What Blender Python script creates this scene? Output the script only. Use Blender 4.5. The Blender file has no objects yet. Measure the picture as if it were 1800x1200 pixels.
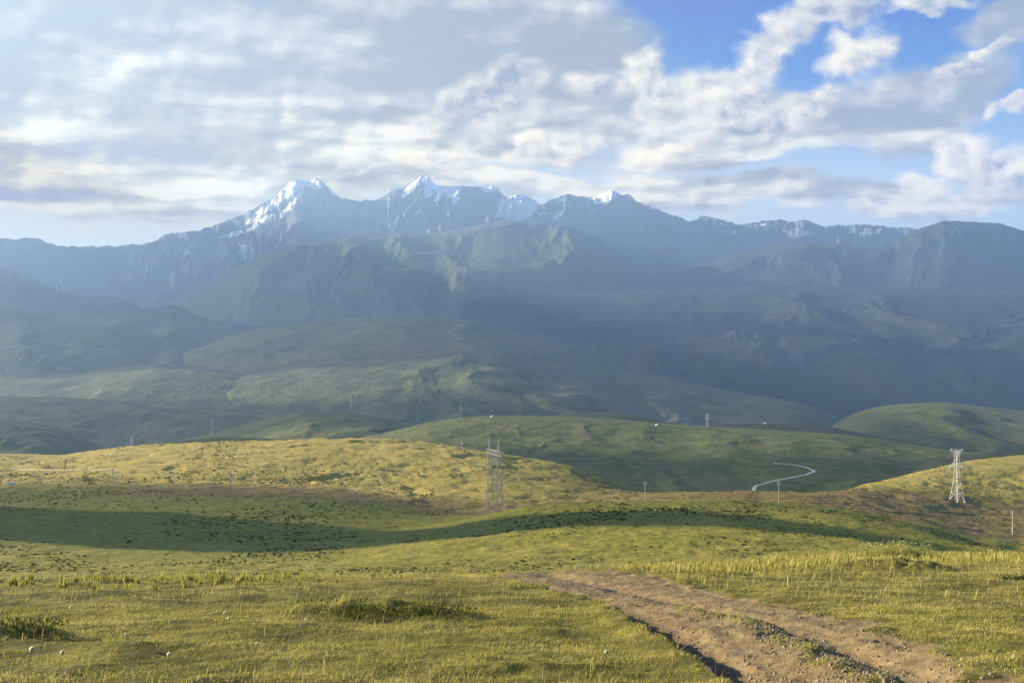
import bpy, math, random
import numpy as np

# ------------------------------------------------------------------ camera, light, air settings
F, CX, HY = 1560.0, 900.0, 650.0          # focal length / principal column / eye-level row of the 1800 px photo
SUN_AZ, SUN_EL = -70.0, 18.0              # degrees from the view axis (negative = left), elevation
EXPOSURE = 2.0
SKY_STRENGTH = 0.05
HAZE_DENSITY = 0.000108
HAZE_COLOR = (0.42, 0.64, 1.0)
SKY_AIR = (0.27, 0.42, 0.62)           # light of the haze itself, as displayed

sc = bpy.context.scene
COL = sc.collection
random.seed(7)
rng = np.random.default_rng(7)

cam_d = bpy.data.cameras.new('camera')
cam = bpy.data.objects.new('camera', cam_d)
COL.objects.link(cam)
cam.location = (0, 0, 0)
cam.rotation_euler = (math.radians(90), 0, 0)
cam_d.sensor_width = 36.0
cam_d.lens = 36.0 * F / 1800.0
cam_d.shift_y = 50.0 / 1800.0
cam_d.clip_start = 0.1
cam_d.clip_end = 60000
sc.camera = cam

sa, se = math.radians(SUN_AZ), math.radians(SUN_EL)
SUN = np.array([math.sin(sa) * math.cos(se), math.cos(sa) * math.cos(se), math.sin(se)])
sun_d = bpy.data.lights.new('sun', 'SUN')
sun_d.energy = 5.0
sun_d.angle = math.radians(0.5)
sun_d.color = (1.0, 0.84, 0.58)
sun = bpy.data.objects.new('sun', sun_d)
COL.objects.link(sun)
from mathutils import Vector
sun.rotation_euler = Vector(SUN.tolist()).to_track_quat('Z', 'Y').to_euler()

sc.view_settings.view_transform = 'Standard'
sc.view_settings.look = 'None'
sc.view_settings.exposure = EXPOSURE
sc.view_settings.gamma = 1.0
sc.render.film_transparent = False
cy = sc.cycles
cy.use_denoising = True
try:
    cy.denoiser = 'OPENIMAGEDENOISE'
    cy.denoising_input_passes = 'RGB_ALBEDO_NORMAL'
    cy.denoising_prefilter = 'ACCURATE'
except Exception:
    pass
cy.max_bounces = 4
cy.diffuse_bounces = 2
cy.glossy_bounces = 1
cy.transmission_bounces = 2
cy.volume_bounces = 1
cy.transparent_max_bounces = 4
cy.sample_clamp_indirect = 3.0
cy.sample_clamp_direct = 6.0
cy.pixel_filter_type = 'BLACKMAN_HARRIS'


# ------------------------------------------------------------------ node helpers
class NT:
    def __init__(self, tree):
        self.t = tree
        self.n = tree.nodes
        self.l = tree.links

    def new(self, typ, **kw):
        nd = self.n.new(typ)
        for k, v in kw.items():
            setattr(nd, k, v)
        return nd

    def put(self, sock, v):
        if isinstance(v, bpy.types.NodeSocket):
            self.l.new(v, sock)
        elif v is not None:
            if hasattr(sock, 'default_value'):
                dv = sock.default_value
                if hasattr(dv, '__len__') and not hasattr(v, '__len__'):
                    v = [v] * len(dv)
                if hasattr(dv, '__len__') and len(dv) == 4 and len(v) == 3:
                    v = (*v, 1.0)
                sock.default_value = v

    def math(self, op, a, b=None, c=None, clamp=False):
        nd = self.new('ShaderNodeMath', operation=op, use_clamp=clamp)
        self.put(nd.inputs[0], a)
        if b is not None:
            self.put(nd.inputs[1], b)
        if c is not None:
            self.put(nd.inputs[2], c)
        return nd.outputs[0]

    def step(self, x, lo, hi, a=0.0, b=1.0, kind='SMOOTHSTEP'):
        nd = self.new('ShaderNodeMapRange', interpolation_type=kind)
        self.put(nd.inputs['Value'], x)
        for i, v in zip((1, 2, 3, 4), (lo, hi, a, b)):
            self.put(nd.inputs[i], v)
        return nd.outputs[0]

    def mix(self, f, a, b, blend='MIX'):
        nd = self.new('ShaderNodeMix', data_type='RGBA', blend_type=blend)
        self.put(nd.inputs[0], f)
        self.put(nd.inputs[6], a)
        self.put(nd.inputs[7], b)
        return nd.outputs[2]

    def noise(self, vec, scale, detail=4, rough=0.55, dist=0.0, out=0):
        nd = self.new('ShaderNodeTexNoise')
        if vec is not None:
            self.l.new(vec, nd.inputs['Vector'])
        nd.inputs['Scale'].default_value = scale
        nd.inputs['Detail'].default_value = detail
        nd.inputs['Roughness'].default_value = rough
        nd.inputs['Distortion'].default_value = dist
        return nd.outputs[out]

    def vec(self, x, y, z=0.0):
        nd = self.new('ShaderNodeCombineXYZ')
        self.put(nd.inputs[0], x)
        self.put(nd.inputs[1], y)
        self.put(nd.inputs[2], z)
        return nd.outputs[0]

    def vmath(self, op, a, b=None):
        nd = self.new('ShaderNodeVectorMath', operation=op)
        self.put(nd.inputs[0], a)
        if b is not None:
            self.put(nd.inputs[1], b)
        return nd.outputs[0]

    def attr(self, name, out='Fac'):
        nd = self.new('ShaderNodeAttribute', attribute_name=name)
        return nd.outputs[out]


def srgb(r, g, b):
    f = lambda c: (c / 255 / 12.92) if c / 255 <= 0.04045 else ((c / 255 + 0.055) / 1.055) ** 2.4
    return (f(r), f(g), f(b))


# ------------------------------------------------------------------ world: Nishita sky with cloud layers
def build_world():
    w = bpy.data.worlds.new('World')
    sc.world = w
    w.use_nodes = True
    t = NT(w.node_tree)
    t.n.clear()
    K = 0.93 * 2.0 ** (-EXPOSURE) / SKY_STRENGTH
    sky = t.new('ShaderNodeTexSky', sky_type='NISHITA')
    sky.sun_disc = False
    sky.sun_elevation = math.radians(SUN_EL)
    sky.sun_rotation = math.radians(SUN_AZ)
    sky.altitude = 4000
    sky.air_density = 1.0
    sky.dust_density = 0.6
    co = t.new('ShaderNodeTexCoord').outputs['Generated']
    sp = t.new('ShaderNodeSeparateXYZ')
    t.l.new(co, sp.inputs[0])
    yy = t.math('MAXIMUM', sp.outputs[1], 0.08)
    U = t.math('DIVIDE', sp.outputs[0], yy)
    V = t.math('DIVIDE', sp.outputs[2], yy)
    uv = t.vec(U, t.math('MULTIPLY', V, 1.35))

    # cloud-deck coordinates (a flat layer seen in perspective)
    dv = t.math('ADD', t.math('MAXIMUM', V, 0.0), 0.10)
    deck = t.vec(t.math('DIVIDE', U, dv), t.math('DIVIDE', 0.75, dv))

    def warp(vec, scale, amp, detail=4):
        c = t.noise(vec, scale, detail, 0.6, out=1)
        c = t.vmath('SUBTRACT', c, (0.5, 0.5, 0.5))
        nd = t.new('ShaderNodeVectorMath', operation='SCALE')
        t.l.new(c, nd.inputs[0])
        nd.inputs['Scale'].default_value = amp
        return nd.outputs[0]

    # --- clear sky
    D = lambda r, g, b_, k=1.0: [c * K * k for c in srgb(r, g, b_)]
    blue = t.mix(t.step(V, 0.16, 0.44), D(150, 192, 232), D(56, 126, 208))
    nis = t.mix(0.15, blue, sky.outputs[0])
    hz = t.math('MULTIPLY', t.step(V, 0.34, 0.13), t.step(U, 0.62, -0.30, 0.62, 1.0))
    col = t.mix(hz, nis, t.mix(t.step(U, -0.1, -0.6), D(214, 222, 228), D(222, 227, 229)))

    flat = t.vec(U, V)

    def blobfield(blobs, wv, soft):
        """union of soft ellipses in warped direction space -> (field, shade)"""
        su = t.new('ShaderNodeSeparateXYZ')
        t.l.new(wv, su.inputs[0])
        best, sw, ss = None, None, None
        for (px, py, rx, ry, rot, br) in blobs:
            a = math.radians(rot)
            du = t.math('SUBTRACT', su.outputs[0], (px - CX) / F)
            dq = t.math('SUBTRACT', su.outputs[1], (HY - py) / F)
            p = t.math('ADD', t.math('MULTIPLY', du, math.cos(a) * F / rx), t.math('MULTIPLY', dq, math.sin(a) * F / rx))
            q = t.math('ADD', t.math('MULTIPLY', du, -math.sin(a) * F / ry), t.math('MULTIPLY', dq, math.cos(a) * F / ry))
            r2 = t.math('ADD', t.math('MULTIPLY', p, p), t.math('MULTIPLY', q, q))
            f = t.math('SUBTRACT', 1.0, t.math('SQRT', r2))
            best = f if best is None else t.math('SMOOTH_MAX', best, f, soft)
            wgt = t.math('POWER', t.math('MAXIMUM', t.math('ADD', f, 0.7), 0.001), 4.0)
            s = t.math('ADD', t.math('MULTIPLY', p, -0.16), t.math('MULTIPLY_ADD', q, 0.22, br))
            s = t.math('MULTIPLY', wgt, s)
            sw = wgt if sw is None else t.math('ADD', sw, wgt)
            ss = s if ss is None else t.math('ADD', ss, s)
        return best, t.math('DIVIDE', ss, sw)

    # --- layered grey deck
    w1 = t.vmath('ADD', flat, t.vmath('ADD', warp(uv, 4.0, 0.15, 3), warp(uv, 14.0, 0.05, 6)))
    strat = [(250, 60, 700, 150, -6, .3), (800, 100, 330, 150, 0, .3), (250, 200, 560, 80, -3, .4), (560, 255, 480, 50, 0, .4),
             (1000, 170, 230, 90, 0, .4), (1330, 235, 230, 50, 12, .35), (1640, 160, 170, 75, 14, .25), (1230, 350, 330, 30, 0, .45),
             (1560, 350, 260, 24, 0, .4), (1790, 30, 110, 50, 0, .15), (100, 275, 320, 40, 0, .4), (150, 335, 520, 42, 0, .5), (700, 330, 300, 26, 0, .5)]
    sf, ss = blobfield(strat, w1, 0.3)
    n1 = t.noise(deck, 1.1, 9, 0.58, 0.2)
    sd = t.math('ADD', t.math('MULTIPLY', sf, 1.7), t.math('MULTIPLY_ADD', n1, 2.6, -1.0))
    sdens = t.step(sd, -0.3, 0.55)
    rows_ = t.vec(t.math('DIVIDE', U, dv), t.math('DIVIDE', 2.0, dv))       # drawn-out rows
    ra = t.noise(rows_, 1.25, 10, 0.55, 0.25)
    rb = t.noise(t.vmath('ADD', rows_, (0.05, 0.20, 0.0)), 1.25, 10, 0.55, 0.25)
    puff = t.noise(uv, 12.0, 9, 0.56, 0.15)
    pufb = t.noise(t.vmath('ADD', uv, (0.010, -0.016, 0.0)), 12.0, 9, 0.56, 0.15)
    e1 = t.math('MULTIPLY', t.math('SUBTRACT', ra, rb), 2.0)
    e2 = t.math('MULTIPLY', t.math('SUBTRACT', puff, pufb), 2.6)
    body = t.math('MULTIPLY_ADD', ra, 2.4, -0.92)
    low = t.step(V, 0.42, 0.18, -0.18, 0.36)
    lit = t.math('ADD', t.math('ADD', e1, e2), t.math('ADD', body, low))
    r1 = t.new('ShaderNodeValToRGB')
    t.l.new(lit, r1.inputs[0])
    e = r1.color_ramp.elements
    e[0].position, e[0].color = 0.05, (*srgb(160, 172, 186), 1)
    e[1].position, e[1].color = 1.0, (*srgb(242, 238, 229), 1)
    m = e.new(0.48)
    m.color = (*srgb(190, 197, 204), 1)
    nd = t.new('ShaderNodeVectorMath', operation='SCALE')
    t.l.new(r1.outputs[0], nd.inputs[0])
    nd.inputs['Scale'].default_value = K
    col = t.mix(t.math('MULTIPLY', sdens, 0.96), col, nd.outputs[0])

    # --- cumulus
    w2 = t.vmath('ADD', flat, t.vmath('ADD', warp(uv, 9.0, 0.070, 2), warp(uv, 24.0, 0.034, 9)))
    cum = [(1140, 118, 34, 36, 0, .66), (1160, 170, 44, 40, 0, .5), (1275, 150, 78, 52, 20, .58), (1335, 95, 62, 40, 40, .56),
           (1405, 45, 90, 36, 30, .55), (1480, 18, 70, 30, 10, .5), (1520, 98, 66, 42, 22, .72), (1385, 195, 110, 36, 14, .46), (1300, 215, 130, 26, 8, .4),
           (1245, 185, 48, 24, 10, .5), (1162, 264, 72, 22, 0, .68), (955, 260, 95, 20, 0, .6), (775, 268, 66, 26, 0, .62),
           (1695, 275, 58, 38, 0, .74), (1760, 305, 95, 40, 0, .56), (1625, 325, 60, 22, 0, .64), (1785, 198, 42, 18, 10, .55),
           (1640, 10, 70, 16, 0, .5), (880, 165, 80, 46, 20, .42), (1035, 158, 60, 26, 0, .46), (790, 190, 60, 30, 20, .40), (1515, 366, 18, 7, 0, .5), (620, 290, 50, 10, 0, .5), (1690, 120, 60, 20, 16, .42), (1740, 90, 40, 14, 10, .45)]
    cf, cs = blobfield(cum, w2, 0.15)
    n3 = t.noise(uv, 18.0, 9, 0.62, 0.3)
    cd = t.math('ADD', cf, t.math('MULTIPLY_ADD', n3, 1.3, -0.55))
    cdens = t.step(cd, -0.22, 0.58)
    n4 = t.noise(t.vmath('ADD', uv, (0.009, -0.012, 0.0)), 18.0, 9, 0.62, 0.3)
    emb = t.math('MULTIPLY', t.math('SUBTRACT', n3, n4), 2.2)
    sh = t.math('ADD', t.math('ADD', cs, emb), t.step(cd, 0.0, 0.9, 0.12, -0.06))
    ramp = t.new('ShaderNodeValToRGB')
    t.l.new(sh, ramp.inputs[0])
    e = ramp.color_ramp.elements
    e[0].position, e[0].color = 0.14, (*srgb(152, 166, 188), 1)
    e[1].position, e[1].color = 0.92, (*srgb(255, 248, 232), 1)
    m = e.new(0.5)
    m.color = (*srgb(214, 214, 216), 1)
    nd = t.new('ShaderNodeVectorMath', operation='SCALE')
    t.l.new(ramp.outputs[0], nd.inputs[0])
    nd.inputs['Scale'].default_value = K * 1.0
    col = t.mix(t.math('MULTIPLY', cdens, 0.96), col, nd.outputs[0])

    # the sky above the haze is clearer and brighter than it looks through it
    tau = t.math('DIVIDE', HAZE_DENSITY * 1990.0, t.math('MAXIMUM', V, 0.23))
    T = t.math('EXPONENT', t.math('MULTIPLY', tau, -1.0))
    airl = t.new('ShaderNodeVectorMath', operation='SCALE')
    airl.inputs[0].default_value = [c * K for c in SKY_AIR]
    t.l.new(t.math('MULTIPLY', t.math('SUBTRACT', 1.0, T), t.step(U, 0.60, -0.62, 0.75, 1.75, 'LINEAR')), airl.inputs['Scale'])
    clr = t.vmath('MAXIMUM', t.vmath('SUBTRACT', col, airl.outputs[0]), (0.0, 0.0, 0.0))
    dvd = t.new('ShaderNodeVectorMath', operation='SCALE')
    t.l.new(clr, dvd.inputs[0])
    t.l.new(t.math('DIVIDE', 1.0, T), dvd.inputs['Scale'])
    col = dvd.outputs[0]

    # below eye level and behind the viewer: plain sky light
    col = t.mix(t.step(sp.outputs[1], 0.02, 0.25), sky.outputs[0], col)
    bg = t.new('ShaderNodeBackground')
    t.l.new(col, bg.inputs[0])
    bg.inputs[1].default_value = SKY_STRENGTH
    out = t.new('ShaderNodeOutputWorld')
    t.l.new(bg.outputs[0], out.inputs[0])


build_world()


# ------------------------------------------------------------------ numpy noise
def _hash(ix, iy, seed):
    h = (ix.astype(np.int64) * 374761393 + iy.astype(np.int64) * 668265263 + seed * 974634777) & 0xFFFFFFFF
    h = ((h ^ (h >> 13)) * 1274126177) & 0xFFFFFFFF
    return (h ^ (h >> 16)) & 0xFFFFFFFF


def perlin(x, y, seed=0):
    x = np.asarray(x, float)
    y = np.asarray(y, float)
    x0 = np.floor(x)
    y0 = np.floor(y)
    fx = x - x0
    fy = y - y0
    u = fx * fx * fx * (fx * (fx * 6 - 15) + 10)
    v = fy * fy * fy * (fy * (fy * 6 - 15) + 10)

    def g(dx, dy):
        a = _hash(x0 + dx, y0 + dy, seed).astype(float) * (2 * np.pi / 4294967296.0)
        return np.cos(a) * (fx - dx) + np.sin(a) * (fy - dy)
    n0 = g(0, 0) + u * (g(1, 0) - g(0, 0))
    n1 = g(0, 1) + u * (g(1, 1) - g(0, 1))
    return (n0 + v * (n1 - n0)) * 1.5


def fbm(x, y, seed=0, octv=5, gain=0.5, lac=2.03):
    s, a = 0.0, 1.0
    for i in range(octv):
        s = s + a * perlin(x, y, seed + 31 * i)
        x = x * lac + 17.3
        y = y * lac - 9.1
        a *= gain
    return s


def ridged(x, y, seed=0, octv=5, gain=0.5, lac=2.05):
    s, a, w = 0.0, 1.0, 1.0
    for i in range(octv):
        n = 1.0 - np.abs(perlin(x, y, seed + 31 * i))
        n = n * n * w
        s = s + a * n
        w = np.clip(n * 1.6, 0, 1)
        x = x * lac + 5.7
        y = y * lac + 3.3
        a *= gain
    return s


def sstep(x, a, b):
    t = np.clip((x - a) / (b - a), 0, 1)
    return t * t * (3 - 2 * t)


def curve(pts, px):
    """smooth (monotone cubic) curve through (px, value) control points"""
    xs = np.array([p[0] for p in pts], float)
    ys = np.array([p[1] for p in pts], float)
    px = np.clip(px, xs[0], xs[-1])
    h = np.diff(xs)
    d = np.diff(ys) / h
    m = np.zeros(len(xs))
    for i in range(1, len(xs) - 1):
        if d[i - 1] * d[i] > 0:
            w1, w2 = 2 * h[i] + h[i - 1], h[i] + 2 * h[i - 1]
            m[i] = (w1 + w2) / (w1 / d[i - 1] + w2 / d[i])
    m[0], m[-1] = d[0], d[-1]
    k = np.clip(np.searchsorted(xs, px, side='right') - 1, 0, len(h) - 1)
    t = (px - xs[k]) / h[k]
    h00 = 2 * t**3 - 3 * t**2 + 1
    h10 = t**3 - 2 * t**2 + t
    h01 = -2 * t**3 + 3 * t**2
    h11 = t**3 - t**2
    return h00 * ys[k] + h10 * h[k] * m[k] + h01 * ys[k + 1] + h11 * h[k] * m[k + 1]


def guide_z(Y, KY, KZ):
    """height along depth through guide knots KY[k], KZ[k] (arrays broadcast to Y), monotone cubic"""
    K = len(KY)
    h = [KY[i + 1] - KY[i] for i in range(K - 1)]
    d = [(KZ[i + 1] - KZ[i]) / h[i] for i in range(K - 1)]
    m = [d[0]]
    for i in range(1, K - 1):
        same = d[i - 1] * d[i] > 0
        w1, w2 = 2 * h[i] + h[i - 1], h[i] + 2 * h[i - 1]
        a = np.where(same, d[i - 1], 1.0)
        b = np.where(same, d[i], 1.0)
        hm = (w1 + w2) / (w1 / a + w2 / b)
        # soften the kink at crests and troughs
        m.append(np.where(same, hm, 0.0))
    m.append(d[-1])
    z = KZ[0] + d[0] * (Y - KY[0])
    for i in range(K - 1):
        t = np.clip((Y - KY[i]) / h[i], 0, 1)
        v = (2 * t**3 - 3 * t**2 + 1) * KZ[i] + (t**3 - 2 * t**2 + t) * h[i] * m[i] + \
            (-2 * t**3 + 3 * t**2) * KZ[i + 1] + (t**3 - t**2) * h[i] * m[i + 1]
        z = np.where(Y >= KY[i], v, z)
    return z


# ------------------------------------------------------------------ mesh helpers
def tag(o, label=None, cat=None, group=None, kind=None):
    if label:
        o['label'] = label
    if cat:
        o['category'] = cat
    if group:
        o['group'] = group
    if kind:
        o['kind'] = kind
    return o


def mesh_obj(name, verts, faces, mat, parent=None, smooth=False, attrs=None):
    """verts Nx3 array, faces MxK array (all K-gons)"""
    verts = np.ascontiguousarray(verts, dtype=np.float32)
    faces = np.ascontiguousarray(faces, dtype=np.int32)
    me = bpy.data.meshes.new(name)
    k = faces.shape[1]
    me.vertices.add(len(verts))
    me.vertices.foreach_set('co', verts.ravel())
    me.loops.add(faces.size)
    me.loops.foreach_set('vertex_index', faces.ravel())
    me.polygons.add(len(faces))
    me.polygons.foreach_set('loop_start', np.arange(0, faces.size, k, dtype=np.int32))
    me.polygons.foreach_set('loop_total', np.full(len(faces), k, dtype=np.int32))
    me.polygons.foreach_set('use_smooth', np.full(len(faces), smooth, dtype=bool))
    for an, av in (attrs or {}).items():
        at = me.attributes.new(an, 'FLOAT', 'POINT')
        at.data.foreach_set('value', np.ascontiguousarray(av, dtype=np.float32).ravel())
    me.update(calc_edges=True)
    me.materials.append(mat)
    o = bpy.data.objects.new(name, me)
    COL.objects.link(o)
    if parent is not None:
        o.parent = parent
    return o


def grid_faces(nr, nc):
    i = np.arange(nr * nc).reshape(nr, nc)
    return np.stack([i[:-1, :-1], i[:-1, 1:], i[1:, 1:], i[1:, :-1]], -1).reshape(-1, 4)


def empty(name, loc, rz=0.0):
    o = bpy.data.objects.new(name, None)
    o.empty_display_size = 0.2
    o.location = loc
    o.rotation_euler = (0, 0, rz)
    COL.objects.link(o)
    return o


def copy_tree(o, parent=None):
    c = o.copy()
    COL.objects.link(c)
    if parent is not None:
        c.parent = parent
    for ch in list(o.children):
        copy_tree(ch, c)
    return c


class MB:
    """collects bars, boxes and tubes into one mesh"""
    def __init__(self):
        self.v, self.f = [], []

    def bar(self, a, b, w, w2=None):
        a, b = Vector(a), Vector(b)
        d = b - a
        if d.length < 1e-6:
            return
        d.normalize()
        up = Vector((0, 0, 1)) if abs(d.z) < 0.9 else Vector((0, 1, 0))
        s = d.cross(up).normalized()
        t = d.cross(s)
        n = len(self.v)
        for p, ww in ((a, w), (b, w2 or w)):
            for cs, ct in ((-1, -1), (1, -1), (1, 1), (-1, 1)):
                self.v.append(p + s * cs * ww / 2 + t * ct * ww / 2)
        for q in ((0, 1, 2, 3), (7, 6, 5, 4), (0, 4, 5, 1), (1, 5, 6, 2), (2, 6, 7, 3), (3, 7, 4, 0)):
            self.f.append(tuple(n + i for i in q))

    def tube(self, pts, rad, seg=8):
        pts = [Vector(p) for p in pts]
        rad = rad if hasattr(rad, '__len__') else [rad] * len(pts)
        n = len(self.v)
        for i, p in enumerate(pts):
            d = (pts[min(i + 1, len(pts) - 1)] - pts[max(i - 1, 0)]).normalized()
            up = Vector((0, 0, 1)) if abs(d.z) < 0.9 else Vector((0, 1, 0))
            s = d.cross(up).normalized()
            t = d.cross(s)
            for k in range(seg):
                a = 2 * math.pi * k / seg
                self.v.append(p + s * math.cos(a) * rad[i] + t * math.sin(a) * rad[i])
        for i in range(len(pts) - 1):
            for k in range(seg):
                a, b = n + i * seg + k, n + i * seg + (k + 1) % seg
                self.f.append((a, b, b + seg, a + seg))
        self.f.append(tuple(n + k for k in reversed(range(seg))))
        self.f.append(tuple(n + (len(pts) - 1) * seg + k for k in range(seg)))

    def lathe(self, c, prof, seg=10):
        n = len(self.v)
        for r, z in prof:
            for k in range(seg):
                a = 2 * math.pi * k / seg
                self.v.append(Vector((c[0] + r * math.cos(a), c[1] + r * math.sin(a), c[2] + z)))
        for i in range(len(prof) - 1):
            for k in range(seg):
                a, b = n + i * seg + k, n + i * seg + (k + 1) % seg
                self.f.append((a, b, b + seg, a + seg))

    def build(self, name, mat, parent=None, smooth=False):
        me = bpy.data.meshes.new(name)
        me.from_pydata([tuple(v) for v in self.v], [], self.f)
        me.materials.append(mat)
        if smooth:
            for p in me.polygons:
                p.use_smooth = True
        o = bpy.data.objects.new(name, me)
        COL.objects.link(o)
        if parent is not None:
            o.parent = parent
        return o


# ------------------------------------------------------------------ materials
def new_mat(name):
    m = bpy.data.materials.new(name)
    m.use_nodes = True
    t = NT(m.node_tree)
    b = t.n['Principled BSDF']
    b.inputs['Roughness'].default_value = 0.9
    b.inputs['Specular IOR Level'].default_value = 0.15
    return m, t, b


def pos(t):
    return t.new('ShaderNodeNewGeometry').outputs['Position']


def bump(t, b, h, strength, dist):
    nd = t.new('ShaderNodeBump')
    nd.inputs['Strength'].default_value = strength
    nd.inputs['Distance'].default_value = dist
    t.l.new(h, nd.inputs['Height'])
    t.l.new(nd.outputs[0], b.inputs['Normal'])


def mat_pasture():
    """short pasture: green / dry-gold / brown heath mix driven by vertex weights, soil on the track"""
    m, t, b = new_mat('pasture')
    p = pos(t)
    dry, brown, soil, far = t.attr('dry'), t.attr('brown'), t.attr('soil'), t.attr('coarse')
    nf = t.noise(p, 9.0, 6, 0.7)
    nm = t.noise(p, 0.8, 6, 0.65)
    nl = t.noise(p, 0.07, 6, 0.62)
    nx = t.noise(p, 0.25, 5, 0.7)
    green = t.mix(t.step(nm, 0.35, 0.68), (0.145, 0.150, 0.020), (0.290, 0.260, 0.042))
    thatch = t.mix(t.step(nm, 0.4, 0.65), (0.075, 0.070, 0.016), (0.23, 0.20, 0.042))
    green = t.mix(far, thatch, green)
    gold = t.mix(t.step(nx, 0.35, 0.68), (0.44, 0.340, 0.085), (0.29, 0.240, 0.055))
    heath = t.mix(t.step(nx, 0.38, 0.64), (0.23, 0.16, 0.055), (0.14, 0.11, 0.036))
    d = t.step(t.math('ADD', dry, t.math('MULTIPLY_ADD', nl, 1.1, -0.55)), 0.2, 0.8)
    c = t.mix(d, green, gold)
    h = t.step(t.math('ADD', brown, t.math('MULTIPLY_ADD', nl, 0.9, -0.45)), 0.25, 0.75)
    c = t.mix(h, c, heath)
    # small dark tufts between the grass
    tf = t.math('MULTIPLY', t.step(nf, 0.52, 0.66), 0.45)
    c = t.mix(tf, c, (0.055, 0.055, 0.020))
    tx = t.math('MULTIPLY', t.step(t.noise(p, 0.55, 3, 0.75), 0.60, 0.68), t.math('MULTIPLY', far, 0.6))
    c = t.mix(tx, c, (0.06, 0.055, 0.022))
    # bare earth
    ns = t.noise(p, 3.0, 8, 0.7)
    ng = t.noise(p, 38.0, 4, 0.75)
    dirt = t.mix(t.step(ns, 0.32, 0.68), (0.150, 0.105, 0.050), (0.300, 0.222, 0.110))
    dirt = t.mix(t.math('MULTIPLY', t.step(ng, 0.56, 0.70), 0.6), dirt, (0.13, 0.09, 0.055))
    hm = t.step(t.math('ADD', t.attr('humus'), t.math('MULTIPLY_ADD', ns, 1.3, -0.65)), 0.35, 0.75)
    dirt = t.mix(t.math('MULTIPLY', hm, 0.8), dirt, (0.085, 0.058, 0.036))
    s = t.step(t.math('ADD', soil, t.math('MULTIPLY_ADD', ns, 0.7, -0.35)), 0.38, 0.62)
    c = t.mix(s, c, dirt)
    t.l.new(c, b.inputs['Base Color'])
    hgt = t.math('ADD', t.math('MULTIPLY', nf, 0.035), t.math('ADD', t.math('MULTIPLY', nm, 0.12), t.math('MULTIPLY', t.math('MULTIPLY', nx, far), 0.5)))
    bump(t, b, hgt, 0.8, 1.0)
    return m


def mat_hill(name, lo, hi, heath, scale, rough_amt=1.0):
    m, t, b = new_mat(name)
    p = pos(t)
    n1 = t.noise(p, 0.010 * scale, 7, 0.62)
    n2 = t.noise(p, 0.05 * scale, 6, 0.68)
    n3 = t.noise(p, 0.22 * scale, 4, 0.7)
    c = t.mix(t.step(n2, 0.34, 0.66), lo, hi)
    c = t.mix(t.step(n1, 0.5, 0.68), c, heath)
    n4 = t.noise(p, 0.7 * scale, 4, 0.75)
    c = t.mix(t.math('MULTIPLY', t.step(n3, 0.52, 0.64), 0.6), c, [v * 0.4 for v in lo])
    c = t.mix(t.math('MULTIPLY', t.step(n4, 0.55, 0.66), 0.55), c, [v * 0.35 for v in lo])
    t.l.new(c, b.inputs['Base Color'])
    bump(t, b, t.math('ADD', t.math('MULTIPLY', n2, 3.0 / scale), t.math('MULTIPLY', n3, 1.2 / scale)), 0.7 * rough_amt, 1.0)
    return m


def mat_mountain(name, veg, rock, snowy):
    m, t, b = new_mat(name)
    p = pos(t)
    n1 = t.noise(p, 0.004, 8, 0.65)
    n2 = t.noise(p, 0.02, 6, 0.7)
    geo = t.new('ShaderNodeNewGeometry')
    alt = t.attr('alt')
    c = t.mix(t.step(n2, 0.35, 0.65), veg, [v * 1.6 for v in veg])
    rk = t.mix(t.step(n2, 0.35, 0.65), rock, [v * 1.5 for v in rock])
    c = t.mix(t.step(t.math('ADD', alt, t.math('MULTIPLY_ADD', n1, 0.8, -0.4)), 0.35, 0.65), c, rk)
    if snowy:
        n3 = t.noise(p, 0.045, 6, 0.75)
        s = t.step(t.math('ADD', t.attr('snow'), t.math('ADD', t.math('MULTIPLY_ADD', n2, 1.5, -0.75), t.math('MULTIPLY_ADD', n3, 1.5, -0.75))), 0.42, 0.60)
        c = t.mix(s, c, (0.88, 0.88, 0.90))
    t.l.new(c, b.inputs['Base Color'])
    bump(t, b, t.math('MULTIPLY', n2, 30.0), 0.6, 1.0)
    return m


def mat_plain(name, col, var=0.25, scale=6.0, rough=0.7, metal=0.0, spec=0.3):
    m, t, b = new_mat(name)
    n = t.noise(pos(t), scale, 5, 0.65)
    c = t.mix(t.step(n, 0.3, 0.7), [v * (1 - var) for v in col], [min(1, v * (1 + var)) for v in col])
    t.l.new(c, b.inputs['Base Color'])
    b.inputs['Roughness'].default_value = rough
    b.inputs['Metallic'].default_value = metal
    b.inputs['Specular IOR Level'].default_value = spec
    return m


def mat_blade(name, cols, trans=0.35):
    """grass / leaf material: colour runs from cols[0] to cols[-1] with the 'tint' weight"""
    m, t, b = new_mat(name)
    r = t.new('ShaderNodeValToRGB')
    t.l.new(t.attr('tint'), r.inputs[0])
    el = r.color_ramp.elements
    for i, c in enumerate(cols):
        x = i / (len(cols) - 1)
        e = el[0] if i == 0 else (el[len(el) - 1] if i == len(cols) - 1 else el.new(x))
        e.position, e.color = x, (*c, 1)
    n = t.noise(pos(t), 0.9, 4, 0.6)
    c = t.mix(t.step(n, 0.3, 0.7), r.outputs[0], t.mix(1.0, r.outputs[0], (0.75, 0.8, 0.7), 'MULTIPLY'))
    t.l.new(c, b.inputs['Base Color'])
    tr = t.new('ShaderNodeBsdfTranslucent')
    t.l.new(c, tr.inputs[0])
    mx = t.new('ShaderNodeMixShader')
    mx.inputs[0].default_value = trans
    t.l.new(b.outputs[0], mx.inputs[1])
    t.l.new(tr.outputs[0], mx.inputs[2])
    t.l.new(mx.outputs[0], t.n['Material Output'].inputs[0])
    return m


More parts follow.
